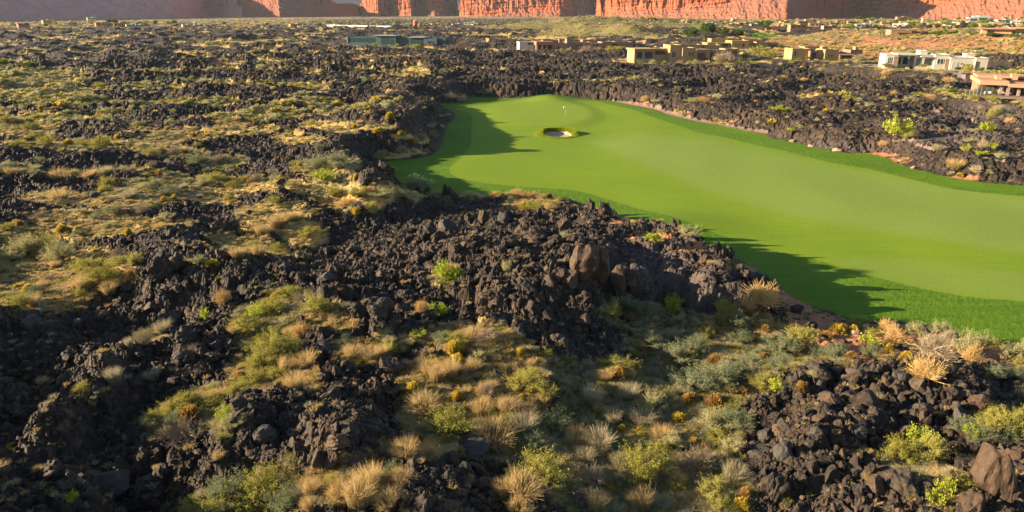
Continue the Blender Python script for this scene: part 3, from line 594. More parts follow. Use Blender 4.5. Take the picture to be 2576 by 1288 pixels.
# boulders one could point at: (u, v of the centre, width, height, kind, label)
BLD = [(1486,664,100,104,'b','large rusty brown split boulder on the crest of the lava mound'),
 (1566,716,66,74,'b','rounded brown boulder below and right of the large rusty split boulder'),
 (1435,655,50,50,'b','brown blocky rock leaning on the left side of the large rusty split boulder'),
 (1125,566,46,42,'g','smooth grey boulder in the block pile on the mound below the bunker grass'),
 (1072,580,46,56,'k','craggy black boulder at the left end of the block pile'),
 (1105,590,40,40,'k','dark boulder wedged right beside the craggy black one in the block pile'),
 (1218,545,24,44,'g','tall narrow grey slab standing in the block pile'),
 (1265,550,38,32,'g','angular grey block right of the tall narrow slab'),
 (1236,566,36,28,'k','dark angular block in front of the tall narrow slab'),
 (1150,520,26,18,'k','small dark block at the top edge of the block pile'),
 (1180,545,30,26,'k','dark block left of the tall narrow slab'),
 (1310,575,44,40,'k','rough dark boulder at the right end of the block pile'),
 (1350,590,60,44,'k','wide clinkery lava boulder right of the block pile'),
 (1395,600,40,30,'k','low dark boulder on the shoulder above the rusty split boulder'),
 (1420,560,34,30,'b','brown stone block near the mound crest'),
 (1195,600,40,32,'k','dark boulder below the middle of the block pile'),
 (1150,625,38,30,'k','dark boulder on the mound slope below the grey boulder'),
 (1280,610,46,34,'k','broad black boulder in the middle of the mound'),
 (1770,650,30,30,'b','brown boulder at the edge of the rough in the shade'),
 (1815,690,60,46,'k','big dark boulder on the gravel slope beside the shaded rough'),
 (427,800,66,56,'g','lone grey lava boulder on the dark slope at left'),
 (408,672,74,72,'k','craggy lava knob on the ridge at left'),
 (452,668,50,52,'k','dark block right of the craggy lava knob'),
 (460,892,48,40,'g','pale grey cracked slab on the slope at left'),
 (325,722,36,24,'k','dark stone half sunk left of the lava ridge'),
 (100,442,50,26,'k','flat topped black block in the grass at far left'),
 (237,491,32,18,'g','small dark grey boulder in tan grass at left'),
 (716,482,44,26,'k','black outcrop above the tan grass strip'),
 (905,520,40,26,'k','black boulder at the foot of the pale bushes'),
 (925,452,40,20,'k','dark boulder at the tip of the rough'),
 (806,985,0,0,'',''),
 (848,1102,58,44,'k','dark rough boulder on the near lava ridge'),
 (672,1092,60,46,'g','grey rounded boulder on the crest of the near ridge'),
 (752,1128,30,50,'g','upright grey stone on the near ridge'),
 (835,1155,46,40,'b','brown cracked boulder below the upright grey stone'),
 (905,1150,60,34,'b','long brown split block beside the cracked brown boulder'),
 (880,1212,58,30,'g','flat grey slab above the near tan grass'),
 (870,1050,30,22,'b','small brown boulder on the sunlit lava face'),
 (950,1050,34,34,'k','dark boulder left of the bushy green shrub'),
 (1185,1120,95,44,'g','wide pleated grey lava block beside the tan grass'),
 (1165,1085,28,40,'k','upright dark stone on the wide pleated block'),
 (1068,1260,50,50,'k','pointed dark boulder near the bottom edge'),
 (1130,1270,60,40,'k','broad dark boulder at the bottom edge'),
 (985,910,54,44,'k','dark round boulder below the tan grass bank'),
 (820,870,58,30,'g','grey flat boulder right of the bright green shrub'),
 (1230,940,0,0,'',''),
 (1460,1250,60,46,'k','round black boulder among the tan tufts at the bottom'),
 (1435,1160,40,20,'k','low black stone between two olive shrubs'),
 (1973,1128,58,50,'g','smooth grey boulder at the left side of the near right lava'),
 (2051,1086,34,38,'g','grey angular boulder on the near right lava'),
 (2062,1050,40,34,'b','brown pointed boulder above the grey angular one'),
 (2155,1088,52,28,'g','long grey boulder in the middle of the near right lava'),
 (2200,1215,42,48,'b','brown block standing on the near right lava'),
 (2000,1165,60,54,'k','clinkery boulder under the smooth grey one'),
 (2118,1150,30,46,'k','dark upright stone right of the smooth grey boulder'),
 (2080,1190,60,26,'g','flat grey slab on the near right lava'),
 (2320,1050,34,44,'b','pointed brown boulder above the green bush'),
 (2410,1035,40,34,'g','grey squarish boulder left of the big pale green bush'),
 (2462,1008,60,40,'b','brown outcrop block under the far edge of the right lava'),
 (2230,958,34,32,'b','brown boulder on the sunny crest of the right lava'),
 (2490,1180,112,185,'b','tall brown jointed boulder at the lower right corner'),
 (2440,1262,84,70,'b','brown boulder at the foot of the tall jointed boulder'),
 (2397,1210,50,70,'b','dark brown boulder left of the tall jointed boulder'),
 (2400,1130,40,34,'b','reddish flat block between the green bush and the tall boulder'),
 (2545,1140,50,60,'b','dark slab right of the tall jointed boulder'),
 (1945,1210,70,100,'k','big dark outcrop at the left foot of the right lava'),
 (2150,835,26,16,'t','pale tan stone by the red soil'),(2178,822,22,16,'t','small pale stone above the red soil path'),(2205,845,28,18,'t','tan stone between the dry bushes and the red soil'),(2120,815,14,9,'t','tiny pale stone on the red soil edge'),
 (2040,366,18,8,'t','pale tan stone at the far edge of the rough'),(2105,377,24,10,'t','tan boulder at the far edge of the rough'),(1992,354,16,8,'t','light stone above the far rough'),
 (2297,420,14,8,'t','pale stone at the edge of the rough by the shaded lava'),(2262,406,12,7,'t','small light stone at the corner of the far rough'),
 (1410,690,40,30,'b','brown stone in front of the rusty split boulder'),(1335,715,44,28,'k','dark stone on the mound front slope'),(1225,700,36,30,'k','dark stone beside the lime weeds'),(1060,640,50,34,'k','black boulder on the left shoulder of the mound'),(960,690,40,30,'k','rounded dark boulder in the shaded hollow'),(820,700,44,30,'g','grey sunlit boulder in the shaded hollow'),(900,770,44,36,'k','dark boulder right of the olive shrubs'),(1020,735,40,24,'k','black stone on the dark slope'),
 (1470,800,34,26,'b','brown stone on the dark right slope'),(1400,850,34,24,'k','black stone on the dark right slope'),(1480,905,26,30,'g','grey stone low on the dark right slope')]
RB = {}
for k_, m_, n_, ro in (('k','rock',6,.24),('g','rock_grey',5,.10),('b','rock_brown',5,.11),('t','rock_tan',3,.08)):
    RB[k_] = [rock_mesh('boulder', 500+ord(k_[0])*9+i, 4, M[m_], 10, ro, None) for i in range(n_)]
TALLB = rock_mesh('boulder', 977, 4, M['rock_brown'], 8, .13, np.array([.72, .6, 1.0]))
B2 = [b for b in BLD if b[2] > 0]
bu, bv, bw, bh = [np.array([b[i] for b in B2], float) for i in range(4)]
bx, by = hit(bu, bv + bh*.35); bz = HZ(bx, by)
def twin(seed):
    a, b_ = [rock_mesh('boulder', seed+i, 4, M['rock_brown'], 10, .10, np.array([.62, .7, .95])) for i in range(2)]
    def vf(me, dx, dz, k):
        v = np.array([q.co[:] for q in me.vertices])*k + np.array([dx, 0, dz]); f = np.array([q.vertices[:] for q in me.polygons]); return v, f
    v1, f1 = vf(a, -.30, .06, .78); v2, f2 = vf(b_, .52, -.16, .55); return mesh_np('boulder', np.concatenate([v1, v2]), np.concatenate([f1, f2+len(v1)]), M['rock_brown'], False)
TWIN = [twin(950), twin(960)]
for i, b in enumerate(B2):
    s = scale_at(bx[i], by[i], bz[i])
    hw = b[2]*s/2*by[i]/math.hypot(bx[i], by[i]); hh = b[3]*s/2
    tall = b[3] > b[2]*1.5
    me = TWIN[i] if i < 2 else TALLB if tall else RB[b[4]][i % len(RB[b[4]])]
    zext = np.ptp(np.array([v.co.z for v in me.vertices]))/2; xext = np.ptp(np.array([v.co.x for v in me.vertices]))/2
    o = link('boulder', me, None, (bx[i], by[i], bz[i]+hh*(.30 if i > 1 else .75))); o.rotation_euler = (random.uniform(-.3,.3) if not tall and i > 1 else 0, random.uniform(-.3,.3) if not tall and i > 1 else .1, random.uniform(0,6.28) if i > 1 else .3)
    o.scale = (hw*1.1/xext, hw*1.1/xext, hh*1.15/zext); tag(o, b[5], 'boulder', 'boulders lying on the lava')
# the remaining boulders, one object each
x, y = spread(2600, 300, 1330); r = np.hypot(x, y)
ok = (samp(zone, x, y) == 0) & (samp(veg, x, y) < .45) & (samp(so, x, y) > 1.2) & (samp(A_grav, x, y) < .3) & (perlin(x/9, y/9, 411) > -.05)
x, y, r = x[ok], y[ok], r[ok]
sz = np.exp(rng.normal(math.log(.42), .38, len(x))); ordr = np.argsort(-sz/r)[:215]
for i in ordr:
    k_ = random.choices('kgb', (.74, .16, .10))[0]; me = random.choice(RB[k_]); s = min(sz[i], 1.3)
    near = y[i] < 62; side = x[i] > -2 + .12*y[i] if near else x[i] > 0
    kn = {'k':'black','g':'grey','b':'brown'}[k_]
    wh = ('in the near lava right of centre' if side else 'in the near lava left of centre') if near else ('in the farther lava right of centre' if side else 'in the farther lava left of centre')
    o = link('boulder', me, None, (x[i], y[i], HZ(x[i], y[i])+s*.15)); o.rotation_euler = (random.uniform(-.5,.5), random.uniform(-.5,.5), random.uniform(0,6.28)); o.scale = (s, s*random.uniform(.8,1.1), s*random.uniform(.8,1.3))
    tag(o, 'nameless %s lava boulder half sunk %s' % (kn, wh) if False else '%s lava boulder half sunk in rubble %s' % (kn, wh), 'boulder', '%s boulders %s' % (kn, wh))

# lava knobs added along the fairway banks to cast finger shadows
x, y = spread(60000, 255, 720, 930, 1960, 3.0); s_o = samp(so, x, y)
left = (x < -4) & (y > 105); nearb = (y < 118) & ~left
nL = nN = 0
for i in np.where((s_o > 1.5) & (s_o < 7.5) & (samp(zone, x, y) == 0))[0]:
    if left[i] and nL < 26: nL += 1; lab, g_ = 'upright black lava knob added on the left bank to cast finger shadows', 'added shadow casting knobs on the left bank'
    elif nearb[i] and nN < 16: nN += 1; lab, g_ = 'black lava knob added on the near bank to cast shadow on the rough', 'added shadow casting knobs on the near bank'
    else: continue
    w_ = random.uniform(.5, .95); h_ = w_*random.uniform(1.3, 2.3); o = link('shadow_knob', random.choice(RB['k']), None, (x[i], y[i], float(HZ(x[i], y[i]))+h_*.35)); o.scale = (w_, w_, h_*1.3); o.rotation_euler = (random.uniform(-.2, .2), random.uniform(-.2, .2), random.uniform(0, 6.28)); tag(o, lab, 'rock', g_)
# ------------------------------------------------------------------ plants
def leafy(name, seed, lobes, nleaf, leaf, mat, height=.85, tight=.17, stems=True):
    g = np.random.default_rng(seed)
    th = g.uniform(0, 6.283, lobes); ph = np.arccos(g.uniform(.05, 1, lobes)); rr = g.uniform(.40, 1.12, lobes)**.7
    C_ = np.stack([np.cos(th)*np.sin(ph)*.36*rr, np.sin(th)*np.sin(ph)*.36*rr, (.25+.62*np.cos(ph)*rr)*height*.85], -1)
    k = g.integers(0, lobes, nleaf); d = g.normal(size=(nleaf, 3)); d /= np.linalg.norm(d, axis=1)[:, None]
    ls = g.uniform(.6, 1.25, lobes)
    P = C_[k] + d*(tight*ls[k]*g.random(nleaf)**.4)[:, None]*np.array([1, 1, .85])
    ns = int(nleaf*.38); sd = C_[k[:ns]] - np.array([0, 0, .12]); sd = sd/np.linalg.norm(sd, axis=1)[:, None]; jit = g.normal(size=(lobes*5, 3))*.45; js = g.integers(0, 5, ns); sd = sd + jit[k[:ns]*5+js]; sd[:, 2] = np.abs(sd[:, 2])*.8+.25; sd /= np.linalg.norm(sd, axis=1)[:, None]
    P[:ns] = C_[k[:ns]] + sd*(.05+.25*g.random(ns))[:, None]*ls[k[:ns]][:, None] + g.normal(size=(ns, 3))*.014
    P[:, 2] = np.maximum(P[:, 2], .015)
    a = g.normal(size=(nleaf, 3)); a[:, 2] += .5; a /= np.linalg.norm(a, axis=1)[:, None]; b = np.cross(a, g.normal(size=(nleaf, 3))); b /= np.linalg.norm(b, axis=1)[:, None]
    L = leaf*g.uniform(.6, 1.5, nleaf)[:, None]
    V = np.stack([P - b*L*.35, P + b*L*.35, P + b*L*.12 + a*L*1.3, P - b*L*.12 + a*L*1.3], 1).reshape(-1, 3)
    F = np.arange(nleaf*4).reshape(-1, 4); lr = (g.random(lobes)[k]*.5 + g.random(nleaf)*.5)
    fol = mesh_np(name, V, F, mat, False, dict(rnd=lr.repeat(4)))
    st = None
    if stems:
        m = MB()
        for c in C_: m.tube([(0, 0, -.05), (c[0]*.35, c[1]*.35, c[2]*.55), tuple(c)], [.016, .011, .004], 4)
        for c in C_:
            for q in range(3):
                e = c + g.normal(size=3)*tight*.8; m.tube([tuple(c*.8), tuple(e)], [.006, .002], 3)
        st = m.mesh(name + '_stems', M['stem'])
    return fol, st
def blades(name, seed, n, mat, lean=.55, width=.018, h=(.6, 1.0), base=.12, curve=.35, rad=.5):
    g = np.random.default_rng(seed)
    th = g.uniform(0, 6.283, n); rb = base*np.sqrt(g.random(n)); ln = lean*g.random(n)**.8; L = g.uniform(h[0], h[1], n)
    dx = np.cos(th); dy = np.sin(th); ta = th + g.normal(size=n)*.5; ox = np.cos(ta)*ln; oy = np.sin(ta)*ln
    b = np.stack([dx*rb, dy*rb, np.full(n, -.03)], -1)
    mid = b + np.stack([ox*.40*L, oy*.40*L, .58*L], -1); tip = b + np.stack([ox*(1+curve*.4)*L, oy*(1+curve*.4)*L, (1-ln*.35)*L], -1)
    sd_ = g.uniform(0, 6.283, n); s = np.stack([np.cos(sd_), np.sin(sd_), 0*sd_], -1)*width
    V = np.stack([b-s, b+s, mid-s*.8, mid+s*.8, tip-s*.25, tip+s*.25], 1).reshape(-1, 3)
    q = np.arange(n)[:, None]*6; F = np.concatenate([q+np.array([0, 1, 3, 2]), q+np.array([2, 3, 5, 4])], 0)
    return mesh_np(name, V, F, mat, False, dict(rnd=g.random(n).repeat(6), tip=np.tile([0, 0, .75, .75, 1, 1], n)))
def dome(name, seed, n, mat, width=.016):
    g = np.random.default_rng(seed)
    th = g.uniform(0, 6.283, n); ph = np.arccos(g.uniform(-.05, 1, n)); d = np.stack([np.cos(th)*np.sin(ph), np.sin(th)*np.sin(ph), np.cos(ph)*.92+.06], -1)
    rr = .5*(1+.12*np.sin(3*th+seed)*np.sin(ph))*g.uniform(.78, 1.06, n)
    tip = d*rr[:, None]; tip[:, 2] = np.maximum(tip[:, 2]*1.3, .01); b = tip*.45; b[:, 2] = tip[:, 2]*.35; b[:, :2] *= .8
    sd_ = g.normal(size=(n, 3)); s = np.cross(d, sd_); s /= np.linalg.norm(s, axis=1)[:, None]; s *= width
    mid = b*.35+tip*.65
    V = np.stack([b-s*.5, b+s*.5, mid-s, mid+s, tip-s*1.2, tip+s*1.2], 1).reshape(-1, 3)
    q = np.arange(n)[:, None]*6; F = np.concatenate([q+np.array([0, 1, 3, 2]), q+np.array([2, 3, 5, 4])], 0)
    return mesh_np(name, V, F, mat, False, dict(rnd=g.random(n).repeat(6), tip=np.tile([0, 0, .7, .7, 1, 1], n)))
def twigs(name, seed, n, mat, up=.5, width=.007, sub=5, h=.85):
    g = np.random.default_rng(seed); segs = []
    for i in range(n):
        th = g.uniform(0, 6.283); ln = g.uniform(.1, 1)**.7; p = np.array([0, 0, -.03]); d = np.array([math.cos(th)*ln, math.sin(th)*ln, 1.25-ln*.95]); d /= np.linalg.norm(d)
        tot = .5*g.uniform(.75, 1.1)*(1 if d[2] < .7 else h/.5*.62)
        m1 = p + d*tot*.5; e = p + d*tot + np.array([0, 0, .05])
        segs += [(p, m1, width), (m1, e, width*.7)]
        for k in range(sub):
            q = p + (e-p)*g.uniform(.35, .95); dd = d + g.normal(size=3)*.55; dd[2] += .15; f = q + dd*tot*g.uniform(.15, .38); f[2] = max(f[2], .01)
            segs.append((q, f, width*.55)); dd2 = dd + g.normal(size=3)*.6; h2 = q+(f-q)*.6; segs.append((h2, h2+dd2*tot*g.uniform(.08, .2), width*.45))
    a = np.array([s[0] for s in segs]); b = np.array([s[1] for s in segs]); w_ = np.array([s[2] for s in segs])[:, None]
    d = b-a; s1 = np.cross(d, g.normal(size=d.shape)); s1 /= np.linalg.norm(s1, axis=1)[:, None]+1e-9; s2 = np.cross(d, s1); s2 /= np.linalg.norm(s2, axis=1)[:, None]+1e-9
    V = np.stack([a-s1*w_, a+s1*w_, b+s1*w_*.6, b-s1*w_*.6, a-s2*w_, a+s2*w_, b+s2*w_*.6, b-s2*w_*.6], 1).reshape(-1, 3); m = len(a)
    q = np.arange(m)[:, None]*8; F = np.concatenate([q+np.array([0, 1, 2, 3]), q+np.array([4, 5, 6, 7])], 0)
    return mesh_np(name, V, F, mat, False, dict(rnd=g.random(m).repeat(8), tip=np.ones(m*8)))
SPEC = {}     # kind: (object name, category, list of (main mesh, stem mesh or None), part name)
SPEC['G'] = ('olive_shrub', 'shrub', [leafy('foliage', 20+i, 34, 9000, .0165, M['olive'], .85, .115) for i in range(4)], 'foliage')
SPEC['S'] = ('sagebrush', 'shrub', [leafy('foliage', 30+i, 32, 8000, .016, M['sage'], .7, .115) for i in range(4)], 'foliage')
SPEC['P'] = ('pale_shrub', 'shrub', [leafy('foliage', 40+i, 32, 8000, .016, M['pale'], .8, .115) for i in range(3)], 'foliage')
SPEC['L'] = ('green_weed', 'weed', [leafy('foliage', 50+i, 16, 900, .05, M['lime'], .6) for i in range(2)], 'foliage')
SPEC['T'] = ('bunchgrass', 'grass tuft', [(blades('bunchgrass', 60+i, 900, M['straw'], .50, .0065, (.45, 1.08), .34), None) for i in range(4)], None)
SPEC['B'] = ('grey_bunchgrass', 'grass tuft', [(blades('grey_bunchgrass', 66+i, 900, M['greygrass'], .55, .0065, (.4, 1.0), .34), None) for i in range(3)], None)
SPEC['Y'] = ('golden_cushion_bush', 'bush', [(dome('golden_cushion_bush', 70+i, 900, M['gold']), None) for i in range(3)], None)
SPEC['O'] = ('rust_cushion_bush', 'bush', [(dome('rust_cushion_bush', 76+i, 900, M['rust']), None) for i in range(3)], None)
SPEC['D'] = ('dry_bush', 'bush', [(twigs('dry_bush', 80+i, 110, M['twig']), None) for i in range(3)], None)
SPEC['A'] = ('golden_dry_bush', 'bush', [(twigs('golden_dry_bush', 84+i, 150, M['twig_gold'], .5, .008, 5), None) for i in range(2)], None)
LOOK = {'G':'olive green leafy shrub','S':'grey green sagebrush','P':'pale silvery green shrub','L':'low bright green weed','T':'straw coloured bunchgrass tuft','B':'greyish bunchgrass tuft','Y':'rounded golden yellow bush','O':'rounded rust brown bush','D':'leafless grey dry bush','A':'golden dry bush'}
# plants one could point at: u, v of the foot, width, height, kind
PL = [(1625,1215,128,100,'G'),(1361,1228,110,104,'G'),(1640,1042,74,60,'P'),(1800,1092,80,70,'P'),(1850,1090,85,60,'S'),(1490,1218,80,42,'D'),(1794,1262,80,58,'G'),(1808,1290,56,40,'G'),(1756,1192,105,76,'D'),(1838,1218,62,55,'B'),(1310,1262,88,66,'T'),(1496,1294,60,50,'T'),(1618,1298,60,60,'T'),
(1396,1087,26,25,'Y'),(1563,1091,28,25,'Y'),(1608,1102,36,24,'O'),(1662,1116,60,42,'T'),(1450,1124,62,46,'T'),(1512,1140,70,60,'B'),(1483,1024,55,55,'B'),(1502,1046,40,30,'T'),(1526,962,50,28,'T'),(1586,1012,60,44,'B'),(1543,1072,50,42,'B'),(1610,1080,72,42,'B'),(1732,1020,44,30,'O'),(1797,1026,46,34,'O'),(1835,1000,48,32,'O'),(1866,1004,40,30,'O'),(1743,990,92,60,'S'),(1800,985,120,60,'S'),
(1925,990,76,48,'G'),(1955,985,50,36,'L'),(1315,998,78,62,'G'),(1372,1016,52,52,'G'),(1374,1026,50,34,'T'),(1873,1258,32,32,'O'),(1800,1198,20,18,'O'),(1862,1292,50,34,'Y'),(1315,1105,80,54,'B'),(1400,1090,80,54,'S'),(1330,1050,40,30,'T'),(1690,1140,50,50,'P'),(1840,1150,60,44,'P'),(1560,1180,50,40,'B'),(1470,1165,46,40,'B'),
(1041,990,36,34,'Y'),(1149,1014,32,26,'Y'),(1066,1046,76,50,'T'),(1129,1106,112,82,'G'),(1023,1158,70,62,'T'),(1077,1164,56,46,'T'),(1240,1126,92,54,'T'),(1210,1052,58,40,'T'),(1269,1048,52,42,'T'),(1223,1002,46,38,'D'),(580,1302,130,110,'S'),(665,1290,130,115,'G'),(720,1300,90,80,'S'),(550,1330,110,90,'G'),(782,1254,46,56,'T'),(860,1262,64,54,'T'),(936,1248,78,74,'T'),(904,1290,92,60,'T'),(731,1270,36,30,'T'),(785,1292,34,50,'T'),(980,1288,60,50,'T'),(1270,1262,50,56,'T'),(1300,1290,50,46,'T'),
(211,996,46,36,'G'),(292,980,50,46,'B'),(385,962,52,28,'B'),(528,1034,120,46,'G'),(480,1030,60,36,'G'),(447,1085,60,40,'S'),(474,1120,130,46,'D'),(420,1110,60,36,'D'),(568,1066,42,42,'L'),(184,1266,34,26,'L'),(232,1022,30,20,'T'),
(798,798,80,54,'G'),(683,795,78,50,'G'),(650,800,50,36,'L'),(722,828,36,42,'P'),(692,905,108,84,'G'),(664,935,84,70,'G'),(640,975,74,50,'G'),(700,960,50,44,'G'),(600,1000,60,36,'G'),(1118,704,46,46,'L'),(1145,702,50,22,'L'),(1275,690,26,34,'P'),(1061,798,36,34,'A'),(1105,796,54,24,'L'),(1144,896,46,32,'Y'),(1154,920,36,30,'Y'),(890,908,62,38,'T'),(935,912,60,34,'T'),(965,900,50,30,'T'),(1084,944,56,32,'T'),(1145,872,60,34,'G'),(1190,862,60,32,'T'),(1225,860,60,32,'D'),(1058,852,40,16,'L'),(980,892,36,26,'L'),(840,960,0,0,'L'),(1100,968,50,36,'T'),(1140,955,50,44,'T'),(1190,945,40,36,'T'),(1310,905,32,20,'Y'),(745,985,60,50,'T'),(720,940,50,40,'T'),(775,930,60,40,'T'),(600,840,50,30,'T'),(760,850,60,36,'A'),
(70,650,110,60,'P'),(110,640,90,56,'G'),(35,660,60,40,'P'),(158,664,86,58,'P'),(344,672,42,36,'G'),(224,664,26,20,'P'),(242,684,46,30,'O'),(255,668,24,18,'Y'),(333,694,32,14,'O'),(262,722,96,50,'G'),(215,735,60,34,'T'),(39,780,84,48,'G'),(90,778,50,36,'T'),(281,748,46,30,'T'),(495,672,46,28,'P'),(536,674,42,16,'Y'),(568,774,44,40,'A'),(365,876,64,44,'D'),(330,880,24,32,'B'),(414,838,52,34,'B'),(625,842,82,50,'G'),(515,810,24,30,'L'),(580,760,0,0,''),(600,655,50,24,'T'),(650,650,50,24,'T'),
(20,312,46,22,'G'),(80,328,46,22,'G'),(133,356,24,26,'P'),(257,370,56,32,'G'),(207,370,42,18,'G'),(43,368,42,18,'G'),(443,392,42,26,'D'),(500,416,62,28,'S'),(553,414,52,24,'D'),(540,466,62,40,'G'),(393,480,42,30,'S'),(423,496,54,24,'S'),(800,432,60,46,'S'),(850,434,70,46,'S'),(817,464,56,30,'L'),(843,506,52,28,'G'),(440,504,15,12,'Y'),(412,506,22,13,'Y'),(270,476,46,30,'G'),(197,585,28,17,'Y'),(157,586,42,17,'Y'),(50,568,28,15,'O'),(277,578,42,22,'P'),(323,594,24,18,'Y'),(20,585,42,24,'G'),(776,600,60,30,'G'),(700,575,60,26,'T'),(660,590,50,26,'T'),(740,560,50,22,'T'),(250,224,30,20,'G'),(300,540,40,30,'D'),(360,540,50,26,'D'),(330,500,50,20,'B'),(30,440,50,14,'T'),(150,446,60,16,'T'),(230,448,50,14,'T'),(150,505,60,26,'T'),
(1132,254,42,18,'D'),(1165,258,32,19,'D'),(1210,240,40,12,'S'),(980,300,28,18,'Y'),(897,456,20,18,'Y'),(897,544,22,18,'Y'),(1300,500,46,22,'A'),(1335,500,44,20,'A'),(1362,502,30,16,'A'),(1245,495,36,12,'A'),(1192,500,36,22,'P'),(1342,528,60,26,'G'),(1320,526,36,20,'Y'),(1380,528,30,18,'T'),(1645,606,46,18,'L'),(1735,606,66,30,'P'),(1420,600,28,18,'B'),(960,500,60,26,'P'),(1020,505,50,34,'P'),(905,500,60,30,'G'),(870,520,50,20,'A'),(950,340,30,14,'Y'),(985,345,30,14,'P'),(1010,350,24,12,'Y'),(1035,365,26,14,'O'),(1060,360,40,20,'D'),(1010,385,40,16,'D'),(960,400,40,16,'D'),(1085,330,30,16,'B'),(1090,350,30,18,'P'),
(2257,345,68,50,'L'),(2285,352,40,20,'G'),(2310,348,30,14,'P'),(2479,334,38,24,'L'),(2445,334,34,14,'P'),(2370,340,26,12,'A'),(2250,228,0,0,''),(2247,243,20,12,'A'),(2285,256,36,16,'P'),(2340,250,34,12,'A'),(1742,258,46,12,'P'),(1770,256,40,12,'A'),(1962,282,40,16,'L'),(1988,334,20,8,'L'),(2010,332,22,10,'P'),(2080,340,0,0,''),(2440,360,40,20,'P'),(2470,372,34,22,'D'),(2493,378,34,16,'L'),(2428,380,22,16,'L'),(2400,435,56,24,'T'),(2450,446,40,20,'D'),(2485,445,24,14,'P'),(2515,403,34,22,'P'),(2465,395,40,12,'L'),(2360,385,40,16,'B'),(2220,375,30,12,'A'),(1622,258,22,16,'A'),(1650,262,24,10,'P'),(2540,310,30,16,'A'),(2380,215,28,14,'A'),(2020,205,26,10,'A'),
(1540,808,50,50,'G'),(1567,806,80,56,'S'),(1620,800,70,40,'S'),(1690,790,42,38,'L'),(1822,806,62,42,'G'),(1850,830,72,46,'S'),(1912,790,92,60,'A'),(1875,790,50,40,'A'),(1702,924,84,66,'S'),(1754,892,62,48,'S'),(1640,880,60,36,'S'),(1690,860,60,34,'B'),(1772,832,20,16,'O'),(1796,840,26,18,'O'),(1884,804,18,18,'O'),(1924,838,26,18,'O'),(1900,862,22,16,'O'),(1796,918,38,28,'O'),(1918,908,32,20,'O'),(1598,938,30,30,'Y'),(1548,938,82,34,'G'),(1478,938,52,32,'D'),(1860,870,60,34,'S'),(1890,930,70,40,'S'),(1640,940,60,36,'S'),(1850,950,70,44,'S'),(1965,930,70,50,'S'),(1690,960,60,36,'S'),
(1945,990,0,0,''),(2016,986,32,26,'O'),(2325,968,116,62,'A'),(2264,1170,90,80,'G'),(2330,1176,100,100,'G'),(2310,1130,60,50,'L'),(2480,1100,80,60,'G'),(2540,1105,90,90,'G'),(2500,1060,70,48,'G'),(2440,1110,40,30,'L'),(2376,1250,50,50,'L'),(2350,1275,50,36,'L'),(2490,958,36,22,'Y'),(1975,985,40,24,'S'),(2011,884,84,66,'G'),(1971,896,84,54,'S'),(2110,838,50,24,'Y'),(2145,836,30,20,'Y'),(2185,874,48,32,'L'),(2252,866,64,52,'A'),(2228,838,50,30,'A'),(2336,905,120,70,'D'),(2300,850,50,40,'P'),(2360,852,60,44,'P'),(2380,880,60,50,'D'),(2420,900,70,84,'P'),(2465,895,70,64,'P'),(2440,910,60,50,'A'),(2530,912,70,50,'P'),(2570,920,70,66,'P'),(2234,892,26,28,'Y'),(2180,900,26,20,'O'),(2099,916,78,56,'S'),(2060,900,50,36,'S'),(2192,905,56,40,'S'),(2280,905,40,24,'Y'),(2500,960,60,36,'S'),(2550,965,60,40,'S'),(2530,945,50,30,'P'),(2560,1010,40,40,'B'),(2080,850,36,18,'O'),(2140,905,40,22,'O'),(2060,965,40,22,'T'),(2130,930,50,24,'T')]
PL = [p for p in PL if p[2] > 0]
LM = [('the rusty split boulder',1486,665),('the sand bunker',1410,331),('the mound lime weeds',1118,690),('the lone grey boulder',427,800),('the tall jointed boulder',2487,1180),('the smooth grey boulder',1973,1128),('the block pile',1180,560),('the red soil corner',2045,812),('the tip of the rough',970,430),('the pleated lava block',1185,1120),('the upright grey stone',752,1128),('the craggy lava knob',408,675),('the pink cart path',2340,352),('the bottom left corner',20,1270),('the left picture edge',0,600),('the teal stake',105,770),('the glass house',990,110),('the bottom edge middle',1290,1285),('the near right rough',2560,860)]
def near(u, v):
    d = [((u-a)**2+((v-b)*1.4)**2, n, a, b) for n, a, b in LM]; _, n, a, b = min(d)
    du, dv = u-a, v-b
    return n, (('left of' if du < 0 else 'right of') if abs(du) > 1.3*abs(dv) else ('beyond' if dv < 0 else 'in front of')), math.hypot(du, dv)
pu, pv, pw, ph = [np.array([p[i] for p in PL], float) for i in range(4)]
qx, qy = hit(pu, np.minimum(pv, 1400)); qz = HZ(qx, qy)
ORD = ['nearest', 'second nearest', 'third nearest', 'fourth nearest', 'fifth nearest', 'sixth nearest', 'seventh nearest', 'eighth nearest', 'ninth nearest', 'tenth nearest', 'eleventh nearest', 'twelfth nearest']
names = []; buckets = {}
for i, p in enumerate(PL):
    n, rel, d = near(p[0], p[1]-p[3]/2); buckets.setdefault((p[4], n, rel), []).append((d, i)); names.append((n, rel))
labels = [''] * len(PL)
for (k_, n, rel), it in buckets.items():
    it.sort()
    for j, (d, i) in enumerate(it):
        labels[i] = '%s %s %s' % (LOOK[k_], rel, n) if len(it) == 1 else '%s %s %s, %s of %d' % (LOOK[k_], rel, n, ORD[min(j, 11)], len(it))
GRP = {'G':'olive shrubs','S':'sagebrush on the lava','P':'pale shrubs','L':'bright green weeds','T':'straw bunchgrass tufts','B':'grey bunchgrass tufts','Y':'golden cushion bushes','O':'rust cushion bushes','D':'grey dry bushes','A':'golden dry bushes'}
EXT = {'G':(.84,.88),'S':(.84,.74),'P':(.84,.82),'L':(.80,.6),'T':(1.08,.92),'B':(1.08,.88),'Y':(1.0,.64),'O':(1.0,.64),'D':(1.0,.70),'A':(1.0,.72)}
PROTO = {}
